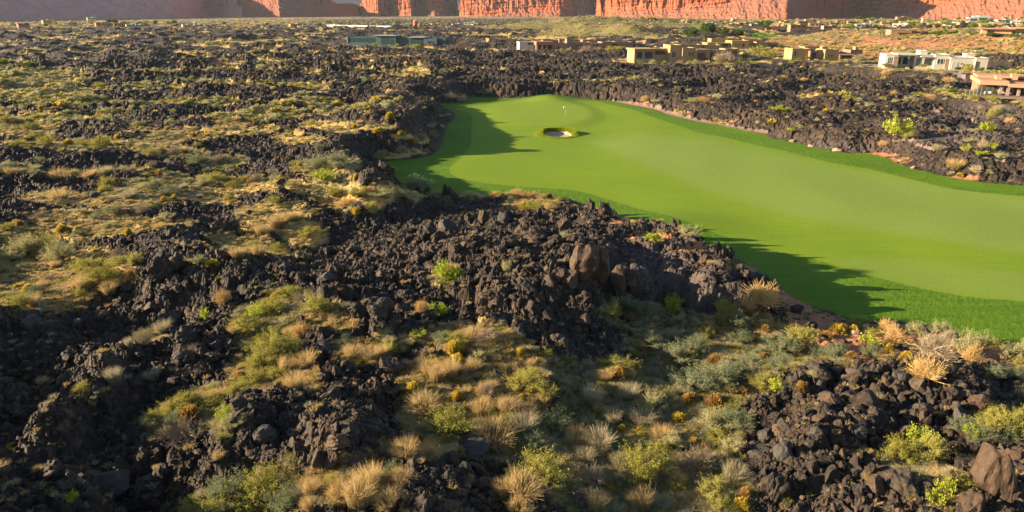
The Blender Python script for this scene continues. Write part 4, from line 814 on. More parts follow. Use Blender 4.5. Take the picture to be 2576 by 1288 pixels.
def plant(k_, x, y, z, w_, h_, label, group, var=None):
    nm, ct, meshes, part = SPEC[k_]; var = random.randrange(len(meshes)) if var is None else var; main, st = meshes[var]
    ex = EXT[k_]; s = (w_/ex[0], w_/ex[0]*random.uniform(.85, 1.1), h_/ex[1])
    if part and w_*FU/math.hypot(x, y, CAMZ-z) > 24:
        key = (k_, var)
        if key not in PROTO:
            o = thing(nm, label, ct, (x, y, z), random.uniform(0, 6.28), group); kid(o, 'foliage', main); kid(o, 'stems', st); o.scale = s; PROTO[key] = o
        else:
            o = copy_tree(PROTO[key], (x, y, z), random.uniform(0, 6.28), s, label, group)
    else:
        o = link(nm, main, None, (x, y, z)); tl = .28 if k_ in 'TBDA' else .08; o.rotation_euler = (random.uniform(-tl, tl), random.uniform(-tl, tl), random.uniform(0, 6.28)); o.scale = s; tag(o, label, ct, group)
    return o
for i, p in enumerate(PL):
    s = scale_at(qx[i], qy[i], qz[i])
    dep = min(1.2, p[2]*s*.3); nr_ = math.hypot(qx[i], qy[i]); fx, fy = qx[i]*(1+dep/nr_*.6), qy[i]*(1+dep/nr_*.6)
    plant(p[4], fx, fy, HZ(fx, fy)-.04, p[2]*s*fy/nr_, p[3]*s*1.02, labels[i], GRP[p[4]])
# smaller plants farther out, each an object, told apart only by kind and area
def area(x, y):
    u, v = project(x, y, 2.0)
    if v > 480: return 'in the nearest lava and scrub', 0
    if u < 1120: return 'in the lava field left of the fairway', 1
    return 'in the lava right of the fairway or beyond it', 2
cnt = {}
x, y = spread(9000, 92, 470, -60, 2640, 2.5); x2, y2 = spread(2600, 480, 1330, -60, 2640, 2.0); x = np.concatenate([x, x2]); y = np.concatenate([y, y2])
r = np.hypot(x, y); vv = samp(veg, x, y); gg = samp(A_grn, x, y); okz = (samp(zone, x, y) == 0) & (samp(so, x, y) > .5) & ((vv > .42) | (rng.random(len(x)) < .035)) & (samp(A_flat, x, y) < .6) & (samp(A_soil, x, y) < .9)
idx_ = np.where(okz)[0]; EXTRA = []
for i in idx_:
    mid = r[i] > 75
    k_ = random.choices('GSPTYODB', (8, 8, 22, 22, 8, 3, 10, 14) if mid else ((8, 10, 4, 26, 4, 7, 6, 24) if gg[i] > .4 else (6, 4, 4, 40, 8, 8, 10, 12)))[0]
    w_ = {'G':1.5,'S':1.2,'P':1.1,'T':.8,'Y':.8,'O':.8,'D':1.1,'B':.8}[k_]*math.exp(random.gauss(0, .32))*(1.0 if mid else .72); h_ = w_*random.uniform(.5, .75)
    EXTRA.append((w_/r[i], k_, x[i], y[i], w_, h_))
EXTRA.sort(reverse=True); REST = []
for q in EXTRA:
    _, k_, ex_, ey_, w_, h_ = q
    if cnt.get(k_, 0) >= 230: REST.append(q); continue
    cnt[k_] = cnt.get(k_, 0)+1; a, _ = area(ex_, ey_)
    nm, ct, meshes, part = SPEC[k_]; o = link(nm, random.choice(meshes)[0], None, (ex_, ey_, float(HZ(ex_, ey_))-.03)); o.rotation_euler = (0, 0, random.uniform(0, 6.28)); e = EXT[k_]; o.scale = (w_/e[0], w_/e[0], h_/e[1])
    tag(o, 'small %s scattered %s' % (LOOK[k_], a), ct, 'small %s %s' % (GRP[k_], a))
# scrub nobody could count
SCR = [leafy('scrub_plant', 300+i, 12, 260, .10, M[m_], .75, .2, False)[0] for i, m_ in enumerate(['olive', 'sage', 'pale', 'tree', 'sage'])] + [dome('scrub_plant', 310+i, 130, M[m_], .04) for i, m_ in enumerate(['gold', 'pale', 'twig_gold'])]
x, y = spread(34000, 40, 330, -60, 2640, 1.0, 1.2); r = np.hypot(x, y); vv = samp(veg, x, y); zn = samp(zone, x, y)
xs, ys = spread(9000, 72, 178, 1900, 2640, 6.0); xh, yh = spread(7000, 50, 112, 1180, 1800, 4.0); sel = samp(redslope, xs, ys) > .3; selh = samp(A_hill, xh, yh) > .3
x = np.concatenate([x, xs[sel], xh[selh]]); y = np.concatenate([y, ys[sel], yh[selh]]); r = np.hypot(x, y); vv = samp(veg, x, y); zn = samp(zone, x, y)
keep = np.isin(zn, [0, 8]) & (samp(so, x, y) > .6) & (samp(A_flat, x, y) < .75) & ((vv > .4) | (r > 1000) | (rng.random(len(x)) < .05)) & (rng.random(len(x)) < np.where((samp(A_soil, x, y) > .6) & (samp(redslope, x, y) < .2), .45, 1)) & (r < 2300)
x, y, r = x[keep], y[keep], r[keep]; sz = np.exp(rng.normal(math.log(1.05), .38, len(x)))*(1+sstep(300, 1500, r)*1.6)*np.where(samp(A_hill, x, y) > .3, .8, 1)
ids = rng.choice(8, len(x), p=(.15,.09,.30,.03,.06,.08,.13,.16)); rest_n = len(x)
gn_scatter('desert_scrub', np.stack([x, y, HZ(x, y)-.05], -1), np.stack([0*x, 0*x, rng.uniform(0, 6.28, len(x))], -1), np.stack([sz*1.1, sz*1.1, sz*.8], -1), ids, SCR, 'low olive and gold scrub covering the desert plain', 'scrub')
# dry grass between the stones
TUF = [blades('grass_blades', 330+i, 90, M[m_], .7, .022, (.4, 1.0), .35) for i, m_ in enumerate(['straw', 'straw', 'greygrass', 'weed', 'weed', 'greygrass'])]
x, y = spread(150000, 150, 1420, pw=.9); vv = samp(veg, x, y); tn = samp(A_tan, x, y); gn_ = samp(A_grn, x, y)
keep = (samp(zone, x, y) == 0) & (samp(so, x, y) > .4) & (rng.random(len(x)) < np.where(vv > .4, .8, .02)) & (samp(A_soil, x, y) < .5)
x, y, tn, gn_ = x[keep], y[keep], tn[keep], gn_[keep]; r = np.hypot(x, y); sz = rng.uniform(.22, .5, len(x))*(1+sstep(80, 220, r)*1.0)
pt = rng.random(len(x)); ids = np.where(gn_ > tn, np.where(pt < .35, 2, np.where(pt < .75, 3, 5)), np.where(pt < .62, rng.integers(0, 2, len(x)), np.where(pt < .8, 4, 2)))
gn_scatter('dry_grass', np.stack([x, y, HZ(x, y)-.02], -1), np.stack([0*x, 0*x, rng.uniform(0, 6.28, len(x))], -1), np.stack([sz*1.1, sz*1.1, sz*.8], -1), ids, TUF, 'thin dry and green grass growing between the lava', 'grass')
# long grass round the bunker
n = 2600; th = rng.uniform(0, 6.283, n); q = rng.uniform(.70, 1.08, n); x = BK[0]+np.cos(th)*q*4.6; y = BK[1]+np.sin(th)*q*5.2
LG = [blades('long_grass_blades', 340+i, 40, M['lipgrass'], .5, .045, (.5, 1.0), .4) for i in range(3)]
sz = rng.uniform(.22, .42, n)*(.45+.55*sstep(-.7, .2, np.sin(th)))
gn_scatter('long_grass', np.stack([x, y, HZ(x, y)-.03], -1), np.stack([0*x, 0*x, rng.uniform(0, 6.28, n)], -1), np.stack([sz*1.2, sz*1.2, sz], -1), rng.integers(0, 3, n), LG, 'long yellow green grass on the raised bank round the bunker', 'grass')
# ------------------------------------------------------------------ houses, trees and small things
def plaster(name, a, rough=.9): return m_simple(name, a, tuple(x*.82 for x in a[:3])+(1,), 1.2, rough, .15, .1)
M['glass'] = NT_('window_glass').bsdf(c3(.03,.045,.05), .08, .6)
M['tealglass'] = NT_('teal_glass').bsdf(c3(.018,.045,.05), .12, .6)
M['teal'] = plaster('teal_panel', c3(.05,.085,.095)); M['pink'] = plaster('pink_stucco', c3(.27,.15,.105)); M['tanw'] = plaster('tan_stucco', c3(.31,.215,.11)); M['gold_w'] = plaster('golden_stucco', c3(.33,.225,.10))
M['white_w'] = plaster('white_stucco', c3(.40,.375,.305)); M['terra'] = plaster('terracotta_stucco', c3(.38,.20,.125)); M['brownw'] = plaster('brown_stucco', c3(.24,.135,.09)); M['darkw'] = plaster('dark_timber', c3(.07,.05,.035)); M['stone_w'] = plaster('stone_cladding', c3(.22,.16,.12))
M['greyp'] = plaster('grey_paint', c3(.34,.33,.31)); M['greyteal'] = plaster('grey_teal_panel', c3(.22,.27,.28)); M['white'] = plaster('white_paint', c3(.5,.48,.45)); M['teal_post'] = plaster('teal_paint', c3(.12,.34,.30)); M['spire'] = m_rock('red_pinnacle', c3(.30,.10,.06), c3(.38,.15,.09), c3(.42,.2,.13), False); M['metal'] = plaster('dull_metal', c3(.3,.3,.3), .5)
t_ = NT_('clear_glass'); g_ = t_.n('ShaderNodeBsdfTransparent'); g2_ = t_.n('ShaderNodeBsdfGlossy'); g2_.inputs['Roughness'].default_value = .05; g2_.inputs[0].default_value = c3(.7,.85,.85); mx_ = t_.n('ShaderNodeMixShader'); mx_.inputs[0].default_value = .35; g_.inputs[0].default_value = c3(.8,.92,.9)
t_.l(g_.outputs[0], mx_.inputs[1]); t_.l(g2_.outputs[0], mx_.inputs[2]); t_.l(mx_.outputs[0], t_.out.inputs[0]); M['clear'] = t_.m
def spot(u, v, r):
    d = rays(u, v); h = math.hypot(d[0], d[1]); return d[0]/h*r, d[1]/h*r, CAMZ + d[2]/h*r
class House:
    def __init__(s, name, label, cat_, u, v, r, wall, yaw=0, group='houses at the edge of the lava field'):
        s.u, s.v = u, v; P = spot(u, v, r); s.s = scale_at(*P); s.cx = P[1]/math.hypot(P[0], P[1]); s.wall = wall
        s.o = thing(name, label, cat_, P, -math.atan2(P[0], P[1]) + R(yaw), group); s.e = 0
    def X(s, u): return (u-s.u)*s.s*s.cx
    def Zv(s, v): return (s.v-v)*s.s
    def block(s, u0, u1, v0, v1, y0=0, d=9, mat=None, part='wall', cap=True):
        s.e += .004; x0, x1, z0, z1 = s.X(u0), s.X(u1), s.Zv(v1), s.Zv(v0)
        w_ = kid(s.o, part, MB().box(x0, x1, y0+s.e, y0+d, z0-(7 if part == 'wall' else 0), z1-(.25 if cap else 0)).mesh(part, mat or s.wall))
        if cap:
            m = MB(); q = .12; zt = z1+s.e*.3
            m.box(x0-q, x1+q, y0-q, y0+.35, z1-.25, zt); m.box(x0-q, x1+q, y0+d-.3, y0+d+q, z1-.25, zt); m.box(x0-q, x0+.35, y0+.35, y0+d-.3, z1-.25, zt); m.box(x1-.35, x1+q, y0+.35, y0+d-.3, z1-.25, zt)
            kid(s.o, 'parapet', m.mesh('parapet', mat or s.wall))
        return w_
    def win(s, u0, u1, v0, v1, y=0, mat='glass', fm='darkw', n=1, part='window'):
        x0, x1, z0, z1 = s.X(u0), s.X(u1), s.Zv(v1), s.Zv(v0); f = .10; m = MB()
        m.box(x0, x1, y-.10, y+.05, z1-f, z1); m.box(x0, x1, y-.10, y+.05, z0, z0+f); 
        for k in range(n+1):
            xx = x0+(x1-x0-f)*k/n; m.box(xx, xx+f, y-.097, y+.05, z0+f, z1-f)
        w_ = kid(s.o, part, m.mesh(part, M[fm])); kid(w_, 'pane', MB().box(x0+.03, x1-.03, y-.05, y+.03, z0+.03, z1-.03).mesh('pane', M[mat]))
    def slab(s, u0, u1, v0, v1, y0, d, mat, part='roof'):
        kid(s.o, part, MB().box(s.X(u0), s.X(u1), y0, y0+d, s.Zv(v1), s.Zv(v0)).mesh(part, mat))
    def post(s, u, v0, v1, y, w_=.35, mat=None, part='column'):
        x = s.X(u); kid(s.o, part, MB().box(x-w_/2, x+w_/2, y, y+w_, s.Zv(v1), s.Zv(v0)).mesh(part, mat or s.wall))
h = House('glass_house', 'long low teal glass house on black lava before the white wall', 'house', 990, 117, 500, M['teal'], -22)
h.block(863, 943, 95, 109, 1.5, 9); h.win(868, 915, 97.5, 108, 1.5, 'tealglass', 'teal', 5); h.win(917, 941, 97, 109, 1.5, 'tealglass', 'darkw', 2)
h.block(943, 997, 91.5, 115, 0, 11); h.win(957, 977, 97, 113, 0, 'tealglass', 'darkw', 3); h.win(980, 992, 99, 112, 0, 'tealglass', 'darkw', 1); h.slab(938, 1000, 90.3, 91.4, -1.4, 13, M['greyteal']); h.post(988, 86, 90.2, 4, 1.6, M['darkw'], 'chimney')
h.block(997, 1031, 95, 116, 2.5, 9); h.block(1031, 1072, 95, 120, .8, 10); h.win(1035, 1068, 98, 111, .8, 'tealglass', 'darkw', 4); h.slab(1029, 1075, 94, 94.9, -.8, 12, M['greyteal'])
h.block(1072, 1106, 96, 118, 0, 9); h.win(1080, 1098, 101, 113, 0, 'tealglass', 'greyteal', 1); h.block(1106, 1127, 96.5, 112, 2, 9); h.win(1110, 1117, 98, 111, 2, 'tealglass', 'darkw', 1); h.post(862, 93.5, 109, 1.0, .5, M['greyteal'], 'column')
h = House('adobe_house', 'pink adobe house with stone chimney tower and long stepped wing', 'house', 1450, 127, 450, M['pink'], 16)
h.block(1309, 1349, 106, 115, 7, 8, M['white_w']); h.win(1330, 1346, 108, 114, 7, 'glass', 'greyp', 2)
h.block(1349, 1391, 112, 125, 4, 8); h.slab(1346, 1392, 105, 113, 0, 13, M['pink'], 'porch_roof')
for u in (1350, 1363, 1374, 1389): h.post(u, 113, 126, .6, .8)
h.win(1354, 1388, 114, 124, 4, 'glass', 'darkw', 4)
h.block(1392, 1428, 109, 130, 0, 8); h.win(1399, 1406, 117, 126, 0, 'glass', 'darkw', 1); h.block(1426, 1443, 99, 127, 1.5, 4.5, M['stone_w'], 'chimney'); h.block(1412, 1422, 100, 112, 7, 3, M['stone_w'], 'chimney'); h.post(1434, 96.5, 98.8, 2.6, 1.6, M['darkw'], 'chimney_cap')
h.block(1443, 1492, 108, 126, 3, 9); h.win(1455, 1470, 114, 117, 3, 'glass', 'darkw', 2); h.block(1492, 1521, 110, 125, 1.6, 10); h.win(1496, 1508, 114, 125, 1.6, 'glass', 'darkw', 2); h.block(1521, 1560, 107.5, 124, 3, 9); h.win(1548, 1559, 112, 122, 3, 'glass', 'darkw', 1)
h.block(1560, 1607, 108.5, 123, 5, 8); h.slab(1562, 1585, 112, 114, 3.6, 1.4, M['pink'], 'canopy'); h.block(1372, 1412, 103, 109, 9, 6); h.block(1482, 1520, 104.5, 109, 13, 6)
h = House('tan_house', 'big golden tan stucco house with balcony and garage in front of another', 'house', 1730, 158, 353, M['tanw'], 24)
h.block(1590, 1643, 125, 150, 3, 10); h.slab(1587, 1645, 123.5, 127, 1.6, 12, M['tanw'], 'roof'); h.win(1596, 1612, 131, 148, 3, 'glass', 'greyp', 1, 'garage_door'); h.win(1617, 1640, 131, 148, 3, 'glass', 'greyp', 1, 'garage_door')
h.block(1643, 1683, 124, 141, 5, 9); h.win(1650, 1679, 129, 139, 5, 'glass', 'darkw', 3)
h.block(1683, 1714, 115, 156, 1.5, 9); h.win(1687, 1699, 131, 146, 1.5, 'glass', 'white', 2); h.block(1714, 1749, 122, 161, 0, 9); h.win(1731, 1735, 133, 142, 0, 'glass', 'darkw', 1); h.win(1740, 1743, 133, 142, 0, 'glass', 'darkw', 1)
h.block(1749, 1788, 127, 161, -.8, 9); h.win(1753, 1775, 134, 150, -.8, 'glass', 'darkw', 2); h.slab(1750, 1779, 145, 151, -1.9, .25, M['darkw'], 'balcony_rail'); h.slab(1748, 1790, 126, 128, -1.8, 11, M['stone_w'], 'roof')
h.block(1788, 1842, 128, 158, 1.5, 9); h.win(1794, 1838, 133, 150, 1.5, 'glass', 'darkw', 4); h.block(1842, 1882, 126, 148, 4, 8); h.win(1850, 1876, 131, 145, 4, 'glass', 'darkw', 3); h.block(1706, 1790, 116.5, 124, 9.5, 6); h.block(1800, 1850, 119, 127, 11, 6)
h = House('tan_house', 'stepped tan stucco house half hidden behind the one with balcony', 'house', 1860, 122, 470, M['gold_w'], 24)
h.block(1775, 1838, 108, 122, 2, 9); h.win(1800, 1832, 111, 118, 2, 'glass', 'darkw', 3); h.slab(1798, 1836, 109.3, 111, .6, 1.4, M['tanw'], 'canopy'); h.block(1838, 1886, 103, 122, 0, 10)
for u in (1848, 1854, 1860): h.win(u, u+2.5, 112, 115.5, 0, 'glass', 'darkw', 1)
h.win(1868, 1873, 110, 119, 0, 'glass', 'darkw', 1); h.block(1886, 1940, 101, 113, 8, 8); h.block(1940, 1976, 110, 128, 4, 8, M['brownw']); h.win(1950, 1970, 115, 120, 4, 'glass', 'darkw', 3); h.block(1800, 1880, 99.5, 105, 11, 6); h.block(1912, 1945, 107, 120, 3, 5)  # right end block: shaded side put into the colour by darker brown stucco
h = House('golden_house', 'golden stucco house with small hip roof pavilion below the red slope', 'house', 2085, 149, 372, M['gold_w'], 26)
h.block(1988, 2040, 124, 145, 3, 9); h.win(1994, 1999, 131, 142, 3, 'glass', 'darkw', 1); h.block(2033, 2053, 129, 150, .8, 5, M['brownw'], 'wall'); h.win(2036, 2050, 133, 149, .8, 'glass', 'darkw', 2)
h.block(2053, 2072, 127, 149, 2, 8, M['stone_w']); h.block(2072, 2110, 125, 152, 0, 9); h.win(2081, 2085, 138, 143, 0, 'glass', 'darkw', 1); h.win(2090, 2094, 138, 143, 0, 'glass', 'darkw', 1)
b_ = h.block(2112, 2150, 138, 151, -.6, 7, M['tanw'], 'pavilion', False); h.win(2117, 2145, 140, 149, -.6, 'glass', 'darkw', 3)
x0, x1, z0, z1 = h.X(2108), h.X(2154), h.Zv(138.5), h.Zv(132); mm = MB(); mm.v = [(x0,-1.6,z0),(x1,-1.6,z0),(x1,7.4,z0),(x0,7.4,z0),(x0+3.4,2.6,z1),(x1-3.4,2.6,z1)]; mm.f = [(0,1,5,4),(1,2,5,5),(2,3,4,5),(3,0,4,4),(0,3,2,1)]
kid(h.o, 'hip_roof', mm.mesh('hip_roof', M['stone_w'])); h.block(2150, 2183, 127, 149, 2.2, 8, M['brownw']); h.block(2170, 2177, 121, 128, 5, 2.2, M['gold_w'], 'chimney'); h.block(2076, 2086, 120, 126, 5, 2.5, M['gold_w'], 'chimney'); h.block(2040, 2105, 121.5, 127, 10, 6)
h = House('white_house', 'white flat roofed house with glass front below the red slope', 'house', 2350, 170, 315, M['white_w'], 18)
h.block(2221, 2253, 140, 166, 2, 9); h.win(2226, 2241, 147, 163, 2, 'tealglass', 'white', 3); h.block(2241, 2254, 145, 166, 1.4, 3, M['stone_w']); h.block(2253, 2300, 142, 166, 5, 8); h.win(2257, 2268, 148, 164, 5, 'tealglass', 'darkw', 2); h.win(2275, 2296, 148, 165, 5, 'tealglass', 'darkw', 3); h.slab(2252, 2304, 139, 142, 2.2, 10, M['white_w'])
h.post(2285, 142, 167, 2.4, .6, M['teal']); h.block(2300, 2352, 140, 168, 3, 9); h.win(2306, 2318, 148, 168, 3, 'glass', 'darkw', 1, 'door'); h.win(2328, 2348, 150, 166, 3, 'glass', 'darkw', 2); h.slab(2314, 2340, 143, 145.5, 1, 2, M['greyp'], 'canopy'); h.block(2320, 2340, 131.5, 141, 6, 5)
h.block(2352, 2389, 138.5, 170, 1.5, 9); h.win(2358, 2384, 149, 162, 1.5, 'tealglass', 'white', 3); h.block(2379, 2390, 150, 170, .8, 2, M['stone_w'])
h.block(2390, 2452, 144.5, 176, 0, 10); h.win(2395, 2409, 156, 174, 0, 'greyp', 'white', 1, 'garage_door'); h.win(2418, 2421, 158, 162, 0, 'glass', 'darkw', 1); h.block(2422, 2440, 160, 180, -.5, 1.2, M['stone_w']); h.block(2452, 2484, 144.5, 182, -1.2, 10); h.slab(2453, 2459, 153, 178, -1.35, .1, M['darkw'], 'wall_slot'); h.block(2442, 2465, 137, 146, 5, 4); h.block(2484, 2500, 163, 176, 4, 5, M['greyp'])
h = House('terracotta_house', 'terracotta house with open shaded terrace and glass fence at right edge', 'house', 2530, 242, 216, M['terra'], 10)
h.block(2462, 2700, 212, 240, 5.5, 10, M['brownw']); h.slab(2455, 2530, 205, 215.5, -.6, 17, M['terra']); h.slab(2530, 2700, 210.5, 219, -1.0, 17, M['terra'])
for u, w_ in ((2462, .5), (2480, .5), (2494, .35), (2515, .6), (2534, .7), (2562, .6), (2600, .6)): h.post(u, 215, 241, .4, w_, M['darkw'] if w_ < .55 else M['stone_w'])
h.win(2470, 2512, 219, 240, 5.5, 'glass', 'darkw', 4); h.win(2520, 2556, 221, 240, 5.5, 'glass', 'white', 3); h.win(2560, 2600, 221, 240, 5.5, 'glass', 'darkw', 3)
h.block(2504, 2519, 196, 207, 4, 3, M['terra'], 'chimney'); h.block(2546, 2562, 192, 206, 5, 3, M['terra'], 'chimney'); h.slab(2462, 2700, 200, 205.5, 9, 8, M['terra'], 'roof'); h.slab(2456, 2700, 240.5, 246, -2.5, 9, M['path'], 'terrace')
P = spot(2462, 246, 213)
gf = thing('glass_fence', 'clear glass panel fence at the corner of the terracotta house terrace', 'fence', P, -math.atan2(P[0], P[1])+R(10))
s_ = scale_at(*P)
for k in range(4):
    kid(gf, 'panel', MB().box(-30*s_+k*8*s_+.04, -30*s_+(k+1)*8*s_-.04, -.02, .02, .1, 1.5+.35*k).mesh('panel', M['clear'])); 
for k in range(5): kid(gf, 'post', MB().box(-30*s_+k*8*s_-.03, -30*s_+k*8*s_+.03, -.04, .04, -1.5, 1.6+.3*k).mesh('post', M['metal']))
for (u, w_, lab) in ((2488, 1.9, 'white outdoor sofa under the terracotta house terrace roof'), (2502, 1.2, 'white outdoor armchair beside the sofa on the terracotta terrace')):
    P = spot(u, 240.3, 217); t = thing('patio_seat', lab, 'seat', P, -math.atan2(P[0], P[1])+R(10))
    kid(t, 'seat', MB().box(-w_/2, w_/2, 0, .8, .15, .45).mesh('seat', M['white'])); kid(t, 'backrest', MB().box(-w_/2, w_/2, .8, 1.0, .1, .95).mesh('backrest', M['white']))
    for sx in (-1, 1): kid(t, 'armrest', MB().box(sx*w_/2-.09, sx*w_/2+.09, -.02, .79, .12, .65).mesh('armrest', M['white']))
h = House('brown_house', 'plain brown stucco house on the crest of the red slope', 'house', 2290, 89, 535, M['brownw'], 20)
h.block(2237, 2293, 76, 89, 0, 10, M['pink']); h.slab(2252, 2278, 81.5, 83, -.6, .6, M['brownw'], 'canopy'); h.win(2255, 2275, 84, 88.5, 0, 'glass', 'darkw', 3); h.block(2293, 2325, 77.5, 90, 2, 9); h.win(2308, 2316, 81, 89, 2, 'glass', 'darkw', 1); h.block(2325, 2345, 79.5, 89, 5, 8); h.block(2330, 2352, 78, 86, 10, 6)
h = House('long_house', 'long pinkish house with overhanging flat roof on the slope crest at right', 'house', 2530, 88, 500, M['terra'], 6)
h.block(2468, 2545, 74, 88, 2, 9); h.slab(2460, 2552, 72, 74.5, -.8, 14, M['pink']); h.win(2482, 2500, 77, 86, 2, 'glass', 'darkw', 3); h.block(2545, 2640, 72, 90, 3, 9); h.slab(2538, 2650, 70, 72.6, .2, 14, M['tanw']); h.win(2548, 2566, 78, 89, 3, 'tealglass', 'white', 2); h.win(2569, 2590, 78, 89, 3, 'tealglass', 'white', 2)
h = House('grey_house', 'grey teal house highest in the far village under the talus', 'house', 2465, 53, 1120, M['greyteal'], 14, 'houses of the far village')
h.block(2434, 2462, 44, 54, 0, 12); h.win(2440, 2458, 47, 53, 0, 'tealglass', 'teal', 3); h.block(2462, 2490, 40, 54, 3, 12); h.win(2468, 2486, 45, 51, 3, 'tealglass', 'teal', 3); h.block(2490, 2502, 47, 55, 5, 10); h.slab(2448, 2462, 41, 44, 4, 8, M['greyp'])
h = House('ochre_house', 'low ochre house between the glass house and the pink adobe house', 'house', 1270, 104, 560, M['gold_w'], 18)
h.block(1230, 1256, 96.5, 105, 2, 8, M['brownw']); h.win(1236, 1250, 99, 104, 2, 'glass', 'darkw', 2); h.block(1256, 1300, 98, 108, 0, 9); h.win(1262, 1272, 101, 107, 0, 'glass', 'darkw', 2); h.block(1290, 1318, 100, 108, 3, 8, M['tanw'])
# the far villages: flat roofed houses a few pixels wide
VPROTO = []; VT = []
for k, (wm, lab) in enumerate((('tanw','tan'),('pink','pinkish'),('white_w','white'),('gold_w','golden'),('greyp','grey'))):
    r_ = random.Random(k); o = thing('village_house', '', 'house', (0, 0, -500), 0)
    m = MB().box(-7, 2, 0, 8, -4, 3.2); m.box(2.003, 8, 1.2, 9, -4, 4.1); kid(o, 'wall', m.mesh('wall', M[wm]))
    m = MB().box(-7.5, 2.3, -.6, 8.3, 3.2, 3.6); m.box(1.5, 8.5, .7, 9.4, 4.1, 4.5); kid(o, 'roof', m.mesh('roof', M[wm]))
    for x0, x1, y in ((-6, -2.5, -.05), (-1, 1, -.05), (3.5, 6.8, 1.15)): kid(o, 'window', MB().box(x0, x1, y, y+.1, .7, 2.4).mesh('window', M['glass']))
    VPROTO.append((o, lab))
VH = [(1660,70),(1690,66),(1712,70),(1735,60),(1762,64),(1790,62),(1812,68),(1838,58),(1850,66),(1872,70),(1885,60),(1902,66),(1925,56),(1940,70),(1958,62),(1975,58),(1990,66),(2008,71),(2022,60),(2040,54),(2055,66),(2070,58),(2088,72),(2100,62),(2120,56),(2135,68),(2150,60),(2170,74),(2186,64),(2200,57),(2215,70),(2232,62),(2250,54),(2262,67),(2280,60),(2296,72),(2315,63),(2332,56),(2350,68),(2366,74),(2380,60),(2398,66),(2412,57),(2430,70),(2446,63),(2470,67),(2490,73),(2508,62),(2525,56),(2540,68),(2560,60),(2572,52),(2330,50),(2270,48),(2190,49),(2410,48),(2530,47)]
VL = [(255,62),(268,63),(282,62),(300,63),(313,62),(60,64),(182,60),(330,66),(352,66),(455,64),(470,66),(487,64),(500,66),(530,67),(655,66),(690,68),(745,67),(760,69),(840,68),(1020,66),(1085,67),(1100,65),(1112,68),(1125,66),(1150,67),(1180,66),(1200,68),(1215,66),(1560,52),(1590,53),(1850,50),(1720,52),(230,48),(120,55)]
first = [True]*5
for grp, lst in (('R', VH), ('L', VL)):
    for (u, v) in lst:
        k = random.choices(range(5), (6, 6, 1, 4, 3) if grp == 'R' else (2, 3, 6, 2, 2))[0]; o, lab = VPROTO[k]
        zg = 6 if grp == 'R' and u > 1900 else -1; r_ = (CAMZ-zg)/math.tan(PITCH-math.atan((CV-v)/FU)); r_ = min(r_, 1750); P = spot(u, v, r_); P = (P[0], P[1], max(P[2], float(HZ(P[0], P[1]))-.2))
        wh = 'in the far village below the red cliffs at right' if grp == 'R' else 'on the far plain below the mountains at left'
        L_ = 'small %s flat roofed house %s' % (lab, wh); sc_ = random.uniform(.55, .95); rz = -math.atan2(P[0], P[1])+R(random.choice((18, 25, 10, -15)))
        if first[k]: first[k] = False; o.location = P; o.rotation_euler = (0, 0, rz); o.scale = (sc_*1.2, sc_, sc_); o['label'] = L_; o['group'] = 'small %s houses %s' % (lab, wh)
        else: copy_tree(o, P, rz, (sc_*1.2, sc_, sc_), L_, 'small %s houses %s' % (lab, wh))
# trees among the far houses
for i in range(170):
    gr_ = 'R' if i < 130 else 'L'; u, v = (random.uniform(1640, 2600), random.uniform(48, 78)) if gr_ == 'R' else (random.uniform(0, 1250), random.uniform(57, 68)); zg = 5 if gr_ == 'R' and u > 1900 else -2
    r_ = min((CAMZ-zg)/math.tan(PITCH-math.atan((CV-v)/FU)), 1700); P = spot(u, v, r_); P = (P[0], P[1], max(P[2], float(HZ(P[0], P[1]))-.2)); k_ = random.choice('dddlloo'); w_ = random.uniform(5, 9)
    VT.append((P, k_, w_, gr_))
for o, lab in VPROTO:
    if o.location.z < -400: bpy.data.objects.remove(o)
# white walls on the plain, red pinnacle, stake, golf flag
for (ua, ub_, va, vb_, lab) in ((828, 925, 66, 68, 'long low white wall on the far plain, its left stretch'), (930, 1024, 68, 70, 'long low white wall on the far plain left of the red pinnacle'), (1136, 1228, 71, 73, 'long low white wall on the far plain right of the red pinnacle')):
    A, B = spot(ua, va, 1050), spot(ub_, vb_, 1000); m = MB(); d = np.array(B)-np.array(A); n = np.array([-d[1], d[0], 0]); n /= np.linalg.norm(n); n *= .2; zt = np.array([0, 0, 2.0]); a, b = np.zeros(3), d; dn = np.array([0, 0, -4.])
    m.v = [tuple(q) for q in (a-n+dn, b-n+dn, b+n+dn, a+n+dn, a-n+zt, b-n+zt, b+n+zt, a+n+zt)]; m.f = [(0,3,2,1),(4,5,6,7),(0,1,5,4),(1,2,6,5),(2,3,7,6),(3,0,4,7)]
    tag(link('boundary_wall', m.mesh('boundary_wall', M['white']), None, A), lab, 'wall')
P = spot(1045, 68, 1030); s_ = 1030/FU
sp_ = rock_mesh('rock_pinnacle', 881, 4, M['spire'], 12, .12, np.array([.34, .34, 1.0])); o = link('rock_pinnacle', sp_, None, (P[0], P[1], P[2]+8*s_)); o.scale = (5.5*s_, 5.5*s_, 4.0*s_); tag(o, 'tall red rock pinnacle standing by the white wall on the far plain', 'rock')
P = spot(1056, 68, 1034); o = link('rock_pinnacle', sp_, None, (P[0], P[1], P[2]+4*s_)); o.scale = (4.5*s_, 4.5*s_, 2.4*s_); o.rotation_euler = (0, .2, 2); tag(o, 'short red rock beside the taller red pinnacle', 'rock')
sx, sy = hit(105, 792); sz_ = float(HZ(sx, sy)[0]); s_ = math.hypot(sx[0], sy[0], CAMZ-sz_)/FU
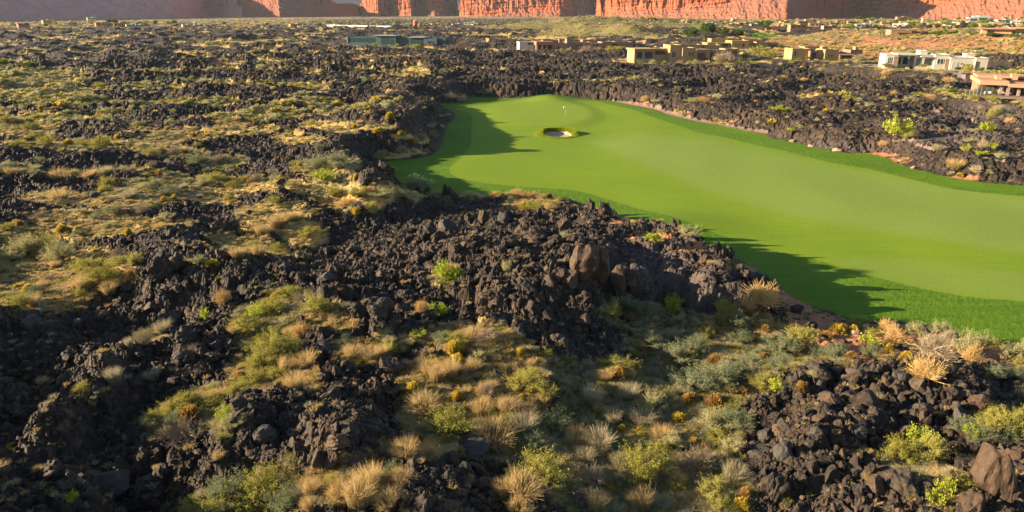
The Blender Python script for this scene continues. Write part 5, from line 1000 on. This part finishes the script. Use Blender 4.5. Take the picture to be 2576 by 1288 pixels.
st_ = thing('marker_stake', 'thin teal marker stake standing in grass at the left edge', 'stake', (sx[0], sy[0], sz_-.1)); kid(st_, 'post', MB().tube([(0,0,0),(.02,0,34*s_)], [.05,.045], 8).mesh('post', M['teal_post'])); kid(st_, 'cap', MB().tube([(.02,0,34*s_),(.02,0,36*s_)], [.07,.06], 8).mesh('cap', M['teal_post']))
fx, fy = onplane(1422, 291, .3); fz_ = float(HZ(fx, fy)); fl = thing('golf_flag', 'white flag on a thin pole on the putting green', 'flag', (fx, fy, fz_))
kid(fl, 'pole', MB().tube([(0,0,-.1),(0,0,2.5)], .02, 8).mesh('pole', M['white']))
m = MB(); nx = 8
for i in range(nx+1):
    x = -.62*i/nx; yy = .06*math.sin(i*.9)
    for zz in (1.85+.02*i, 2.45-.015*i):
        m.v += [(x, yy-.012, zz), (x, yy+.012, zz)]
for i in range(nx):
    a = i*4; m.f += [(a, a+4, a+6, a+2), (a+1, a+3, a+7, a+5), (a, a+1, a+5, a+4), (a+2, a+6, a+7, a+3)]
kid(fl, 'flag', m.mesh('flag', M['white'], True)); kid(fl, 'cup', MB().tube([(0,0,-.02),(0,0,.012)], .08, 10).mesh('cup', M['white']))
# trees
def tree_mesh(seed, mat, n=2600, lobes=26, leaf=.05):
    fol, _ = leafy('crown', seed, lobes, n, leaf, M[mat], 1.0, .17, False)
    g = np.random.default_rng(seed); m = MB(); m.tube([(0,0,-.1),(.01,.01,.2),(.0,.02,.5)], [.035,.028,.016], 7)
    for k in range(7):
        a = g.uniform(0, 6.28); m.tube([(0,.005,.18+.03*k),(.16*math.cos(a),.16*math.sin(a),.4+.05*k),(.28*math.cos(a),.28*math.sin(a),.55+.05*k)], [.014,.009,.003], 5)
    return fol, m.mesh('trunk', M['stem'])
TM = {'d':[tree_mesh(900, 'tree'), tree_mesh(901, 'tree')], 'l':[tree_mesh(903, 'tree_lime'), tree_mesh(904, 'tree_lime')], 'o':[tree_mesh(905, 'olive', 1500), tree_mesh(906, 'olive', 1400)], 'w':[(twigs('crown', 910, 150, M['twig'], .4, .008, 6), tree_mesh(911, 'olive', 50)[1])]}
TR = [(1737,106,48,29,620,'d','dense dark green tree left of the pair behind the tan house'),(1779,107,42,36,640,'d','tallest dark green tree behind the tan house'),(1820,101,32,19,640,'l','yellow green tree right of the dark green pair'),(1855,101,32,20,640,'d','round dark green tree right of the yellow green tree'),
 (1615,77,26,14,950,'l','bright green tree at the left end of the row behind the hill'),(1640,77,28,15,950,'l','second bright green tree in the row behind the hill'),(1665,76,26,13,960,'d','dark green tree in the row behind the hill'),(1690,78,24,12,960,'l','rightmost bright green tree in the row behind the hill'),
 (1048,139,34,20,440,'o','olive desert tree right of the glass house'),(1000,119,14,12,480,'o','small round tree before the glass house'),(943,119,16,14,490,'o','small pale tree left of the small round one before the glass house'),(1475,144,34,22,420,'w','bare twiggy tree before the pink adobe house'),(1500,143,34,20,420,'w','second bare twiggy tree before the pink adobe house'),(1535,143,30,20,420,'o','olive tree right of the bare trees before the adobe house'),(1558,146,34,20,410,'o','olive tree between the adobe house and the tan house garage'),
 (1822,157,54,28,345,'w','bare twiggy tree before the tan house right wing'),(1910,141,50,30,400,'o','olive tree between tan house and golden house'),(1935,146,46,22,385,'o','low olive tree left of the golden house'),(1870,150,34,20,380,'o','dark olive tree beside the tan house right end'),(2030,151,12,12,365,'l','small green tree before the golden house'),(2437,184,26,28,305,'o','spiky olive tree before the white house garage'),(2410,178,18,12,308,'d','dark green shrub tree left of the white house garage'),(2320,170,22,12,308,'o','olive shrub tree before the white house middle'),(2468,182,16,16,300,'l','small green tree at the white house right corner'),(2228,168,22,12,312,'o','olive shrub tree at the white house left corner'),
 (2500,200,70,26,270,'o','broad olive tree behind the terracotta house'),(2545,195,60,24,275,'o','olive tree behind the terracotta house chimneys'),(2160,152,30,16,365,'w','bare tree at the right end of the golden house'),
 (2360,90,40,16,545,'l','bright green tree right of the brown house on the crest'),(2400,92,50,16,530,'d','dark green tree on the slope crest left of the long house'),(2440,92,36,14,520,'l','green tree just left of the long house'),(2500,94,40,14,490,'d','dark green tree before the long house'),(2550,95,30,12,480,'l','green tree before the long house glass'),
 (10,168,30,24,370,'l','bright green tree at the left edge among grey scrub'),(77,170,40,18,370,'l','lime green tree right of the one at the left edge'),(275,60,14,14,1500,'d','dark green tree beside far white houses at left'),(290,60,16,15,1500,'d','second dark green tree beside far white houses'),(313,62,14,11,1450,'l','green tree right of the far white houses'),(391,62,12,13,1450,'d','lone dark tree on the far plain'),(435,62,30,13,1450,'l','pale green tree clump on the far plain'),(350,62,14,9,1450,'d','low dark tree on the far plain')]
TP = {}
for (u, v, w_, h_, r_, k_, lab) in TR:
    P = spot(u, v, r_); P = (P[0], P[1], max(P[2], float(HZ(P[0], P[1]))-.3)); s_ = scale_at(*P); var = random.randrange(len(TM[k_])); gr = None
    sc_ = (w_*s_/.95, w_*s_/.95, h_*s_/(1.08 if k_ != 'w' else .75)); key = (k_, var)
    if key not in TP:
        o = thing('desert_tree', lab, 'tree', P, random.uniform(0, 6), 'trees near the houses'); kid(o, 'crown', TM[k_][var][0]); kid(o, 'trunk', TM[k_][var][1]); o.scale = sc_; TP[key] = o
    else: copy_tree(TP[key], P, random.uniform(0, 6), sc_, lab, 'trees near the houses')
for (P, k_, w_, gr_) in VT:
    o = link('village_tree', TM[k_][0][0], None, P); o.rotation_euler = (0, 0, random.uniform(0, 6)); o.scale = (w_, w_, w_*.7)
    wh = 'in the far village at right' if gr_ == 'R' else 'on the far plain at left'; nm = {'d':'dark green','l':'bright green','o':'olive'}[k_]
    tag(o, 'small %s tree among houses %s' % (nm, wh), 'tree', 'small %s trees %s' % (nm, wh))

# shrubs planted along the fronts of the houses
for (ua, ub_, v, r_, n_, wh) in ((868,1125,120,490,9,'glass house'),(1315,1600,131,440,14,'pink adobe house'),(1592,1880,162,346,16,'tan house with balcony'),(1988,2185,154,364,12,'golden house'),(2222,2500,182,304,13,'white house'),(2440,2600,252,209,8,'terracotta house')):
    for q in range(n_):
        u = ua+(ub_-ua)*(q+random.uniform(.1, .9))/n_; P = spot(u, v, r_+random.uniform(-9, 3)); k_ = random.choice('GGPSDA'); w_ = random.uniform(1.6, 3.6)
        nm, ct, meshes, part = SPEC[k_]; o = link(nm, random.choice(meshes)[0], None, (P[0], P[1], float(HZ(P[0], P[1]))-.05)); o.rotation_euler = (0, 0, random.uniform(0, 6)); o.scale = (w_/.84, w_/.84, w_*random.uniform(.6, .9)/.84)
        tag(o, '%s growing along the front of the %s' % (LOOK[k_], wh), ct, '%s before the %s' % (GRP[k_], wh))
# ------------------------------------------------------------------ camera and daylight
cam = bpy.data.cameras.new('camera'); cam.sensor_width = 36; cam.lens = FU/2576*36; cam.clip_end = 20000; cam.clip_start = .5
co = link('camera', cam, None, (0, 0, CAMZ)); co.rotation_euler = (R(90)-PITCH, 0, 0); sc.camera = co
SUN_EL, SUN_Y = R(15.0), .03
sd = Vector((1, SUN_Y, 0)).normalized()*math.cos(SUN_EL) + Vector((0, 0, -math.sin(SUN_EL)))
sl = bpy.data.lights.new('sun', 'SUN'); sl.energy = 5.0; sl.angle = R(.5); sl.color = (1, .79, .52)
so_ = link('sun', sl, None, (-60, 0, 80)); so_.rotation_euler = sd.to_track_quat('-Z', 'Y').to_euler()
wd = bpy.data.worlds.new('World'); sc.world = wd; wd.use_nodes = True; nt = wd.node_tree; bg = nt.nodes['Background']
sky = nt.nodes.new('ShaderNodeTexSky'); sky.sky_type = 'NISHITA'; sky.sun_disc = False; sky.sun_elevation = SUN_EL; sky.sun_rotation = math.atan2(-1, -SUN_Y); sky.altitude = 800
nt.links.new(sky.outputs[0], bg.inputs[0]); bg.inputs[1].default_value = .054
sc.view_settings.view_transform = 'Standard'; sc.view_settings.look = 'None'; sc.view_settings.exposure = 2.25; sc.view_settings.gamma = 1
sc.cycles.max_bounces = 5; sc.cycles.diffuse_bounces = 3; sc.cycles.transmission_bounces = 3; sc.cycles.use_denoising = True; sc.cycles.denoising_prefilter = 'NONE'
# the air: pale even haze round the whole place
hz = MB().box(-6500, 6500, -400, 8200, -130, 262).mesh('haze', None); t = NT_('haze_air'); v = t.n('ShaderNodeVolumePrincipled'); v.inputs['Color'].default_value = c3(.80,.86,1.0); v.inputs['Density'].default_value = .000018; v.inputs['Anisotropy'].default_value = .0
t.l(v.outputs[0], t.out.inputs[1]); hz.materials.append(t.m); tag(link('haze', hz), 'pale bluish haze in the air over the whole valley', 'haze', None, 'stuff')
sc.cycles.volume_bounces = 0
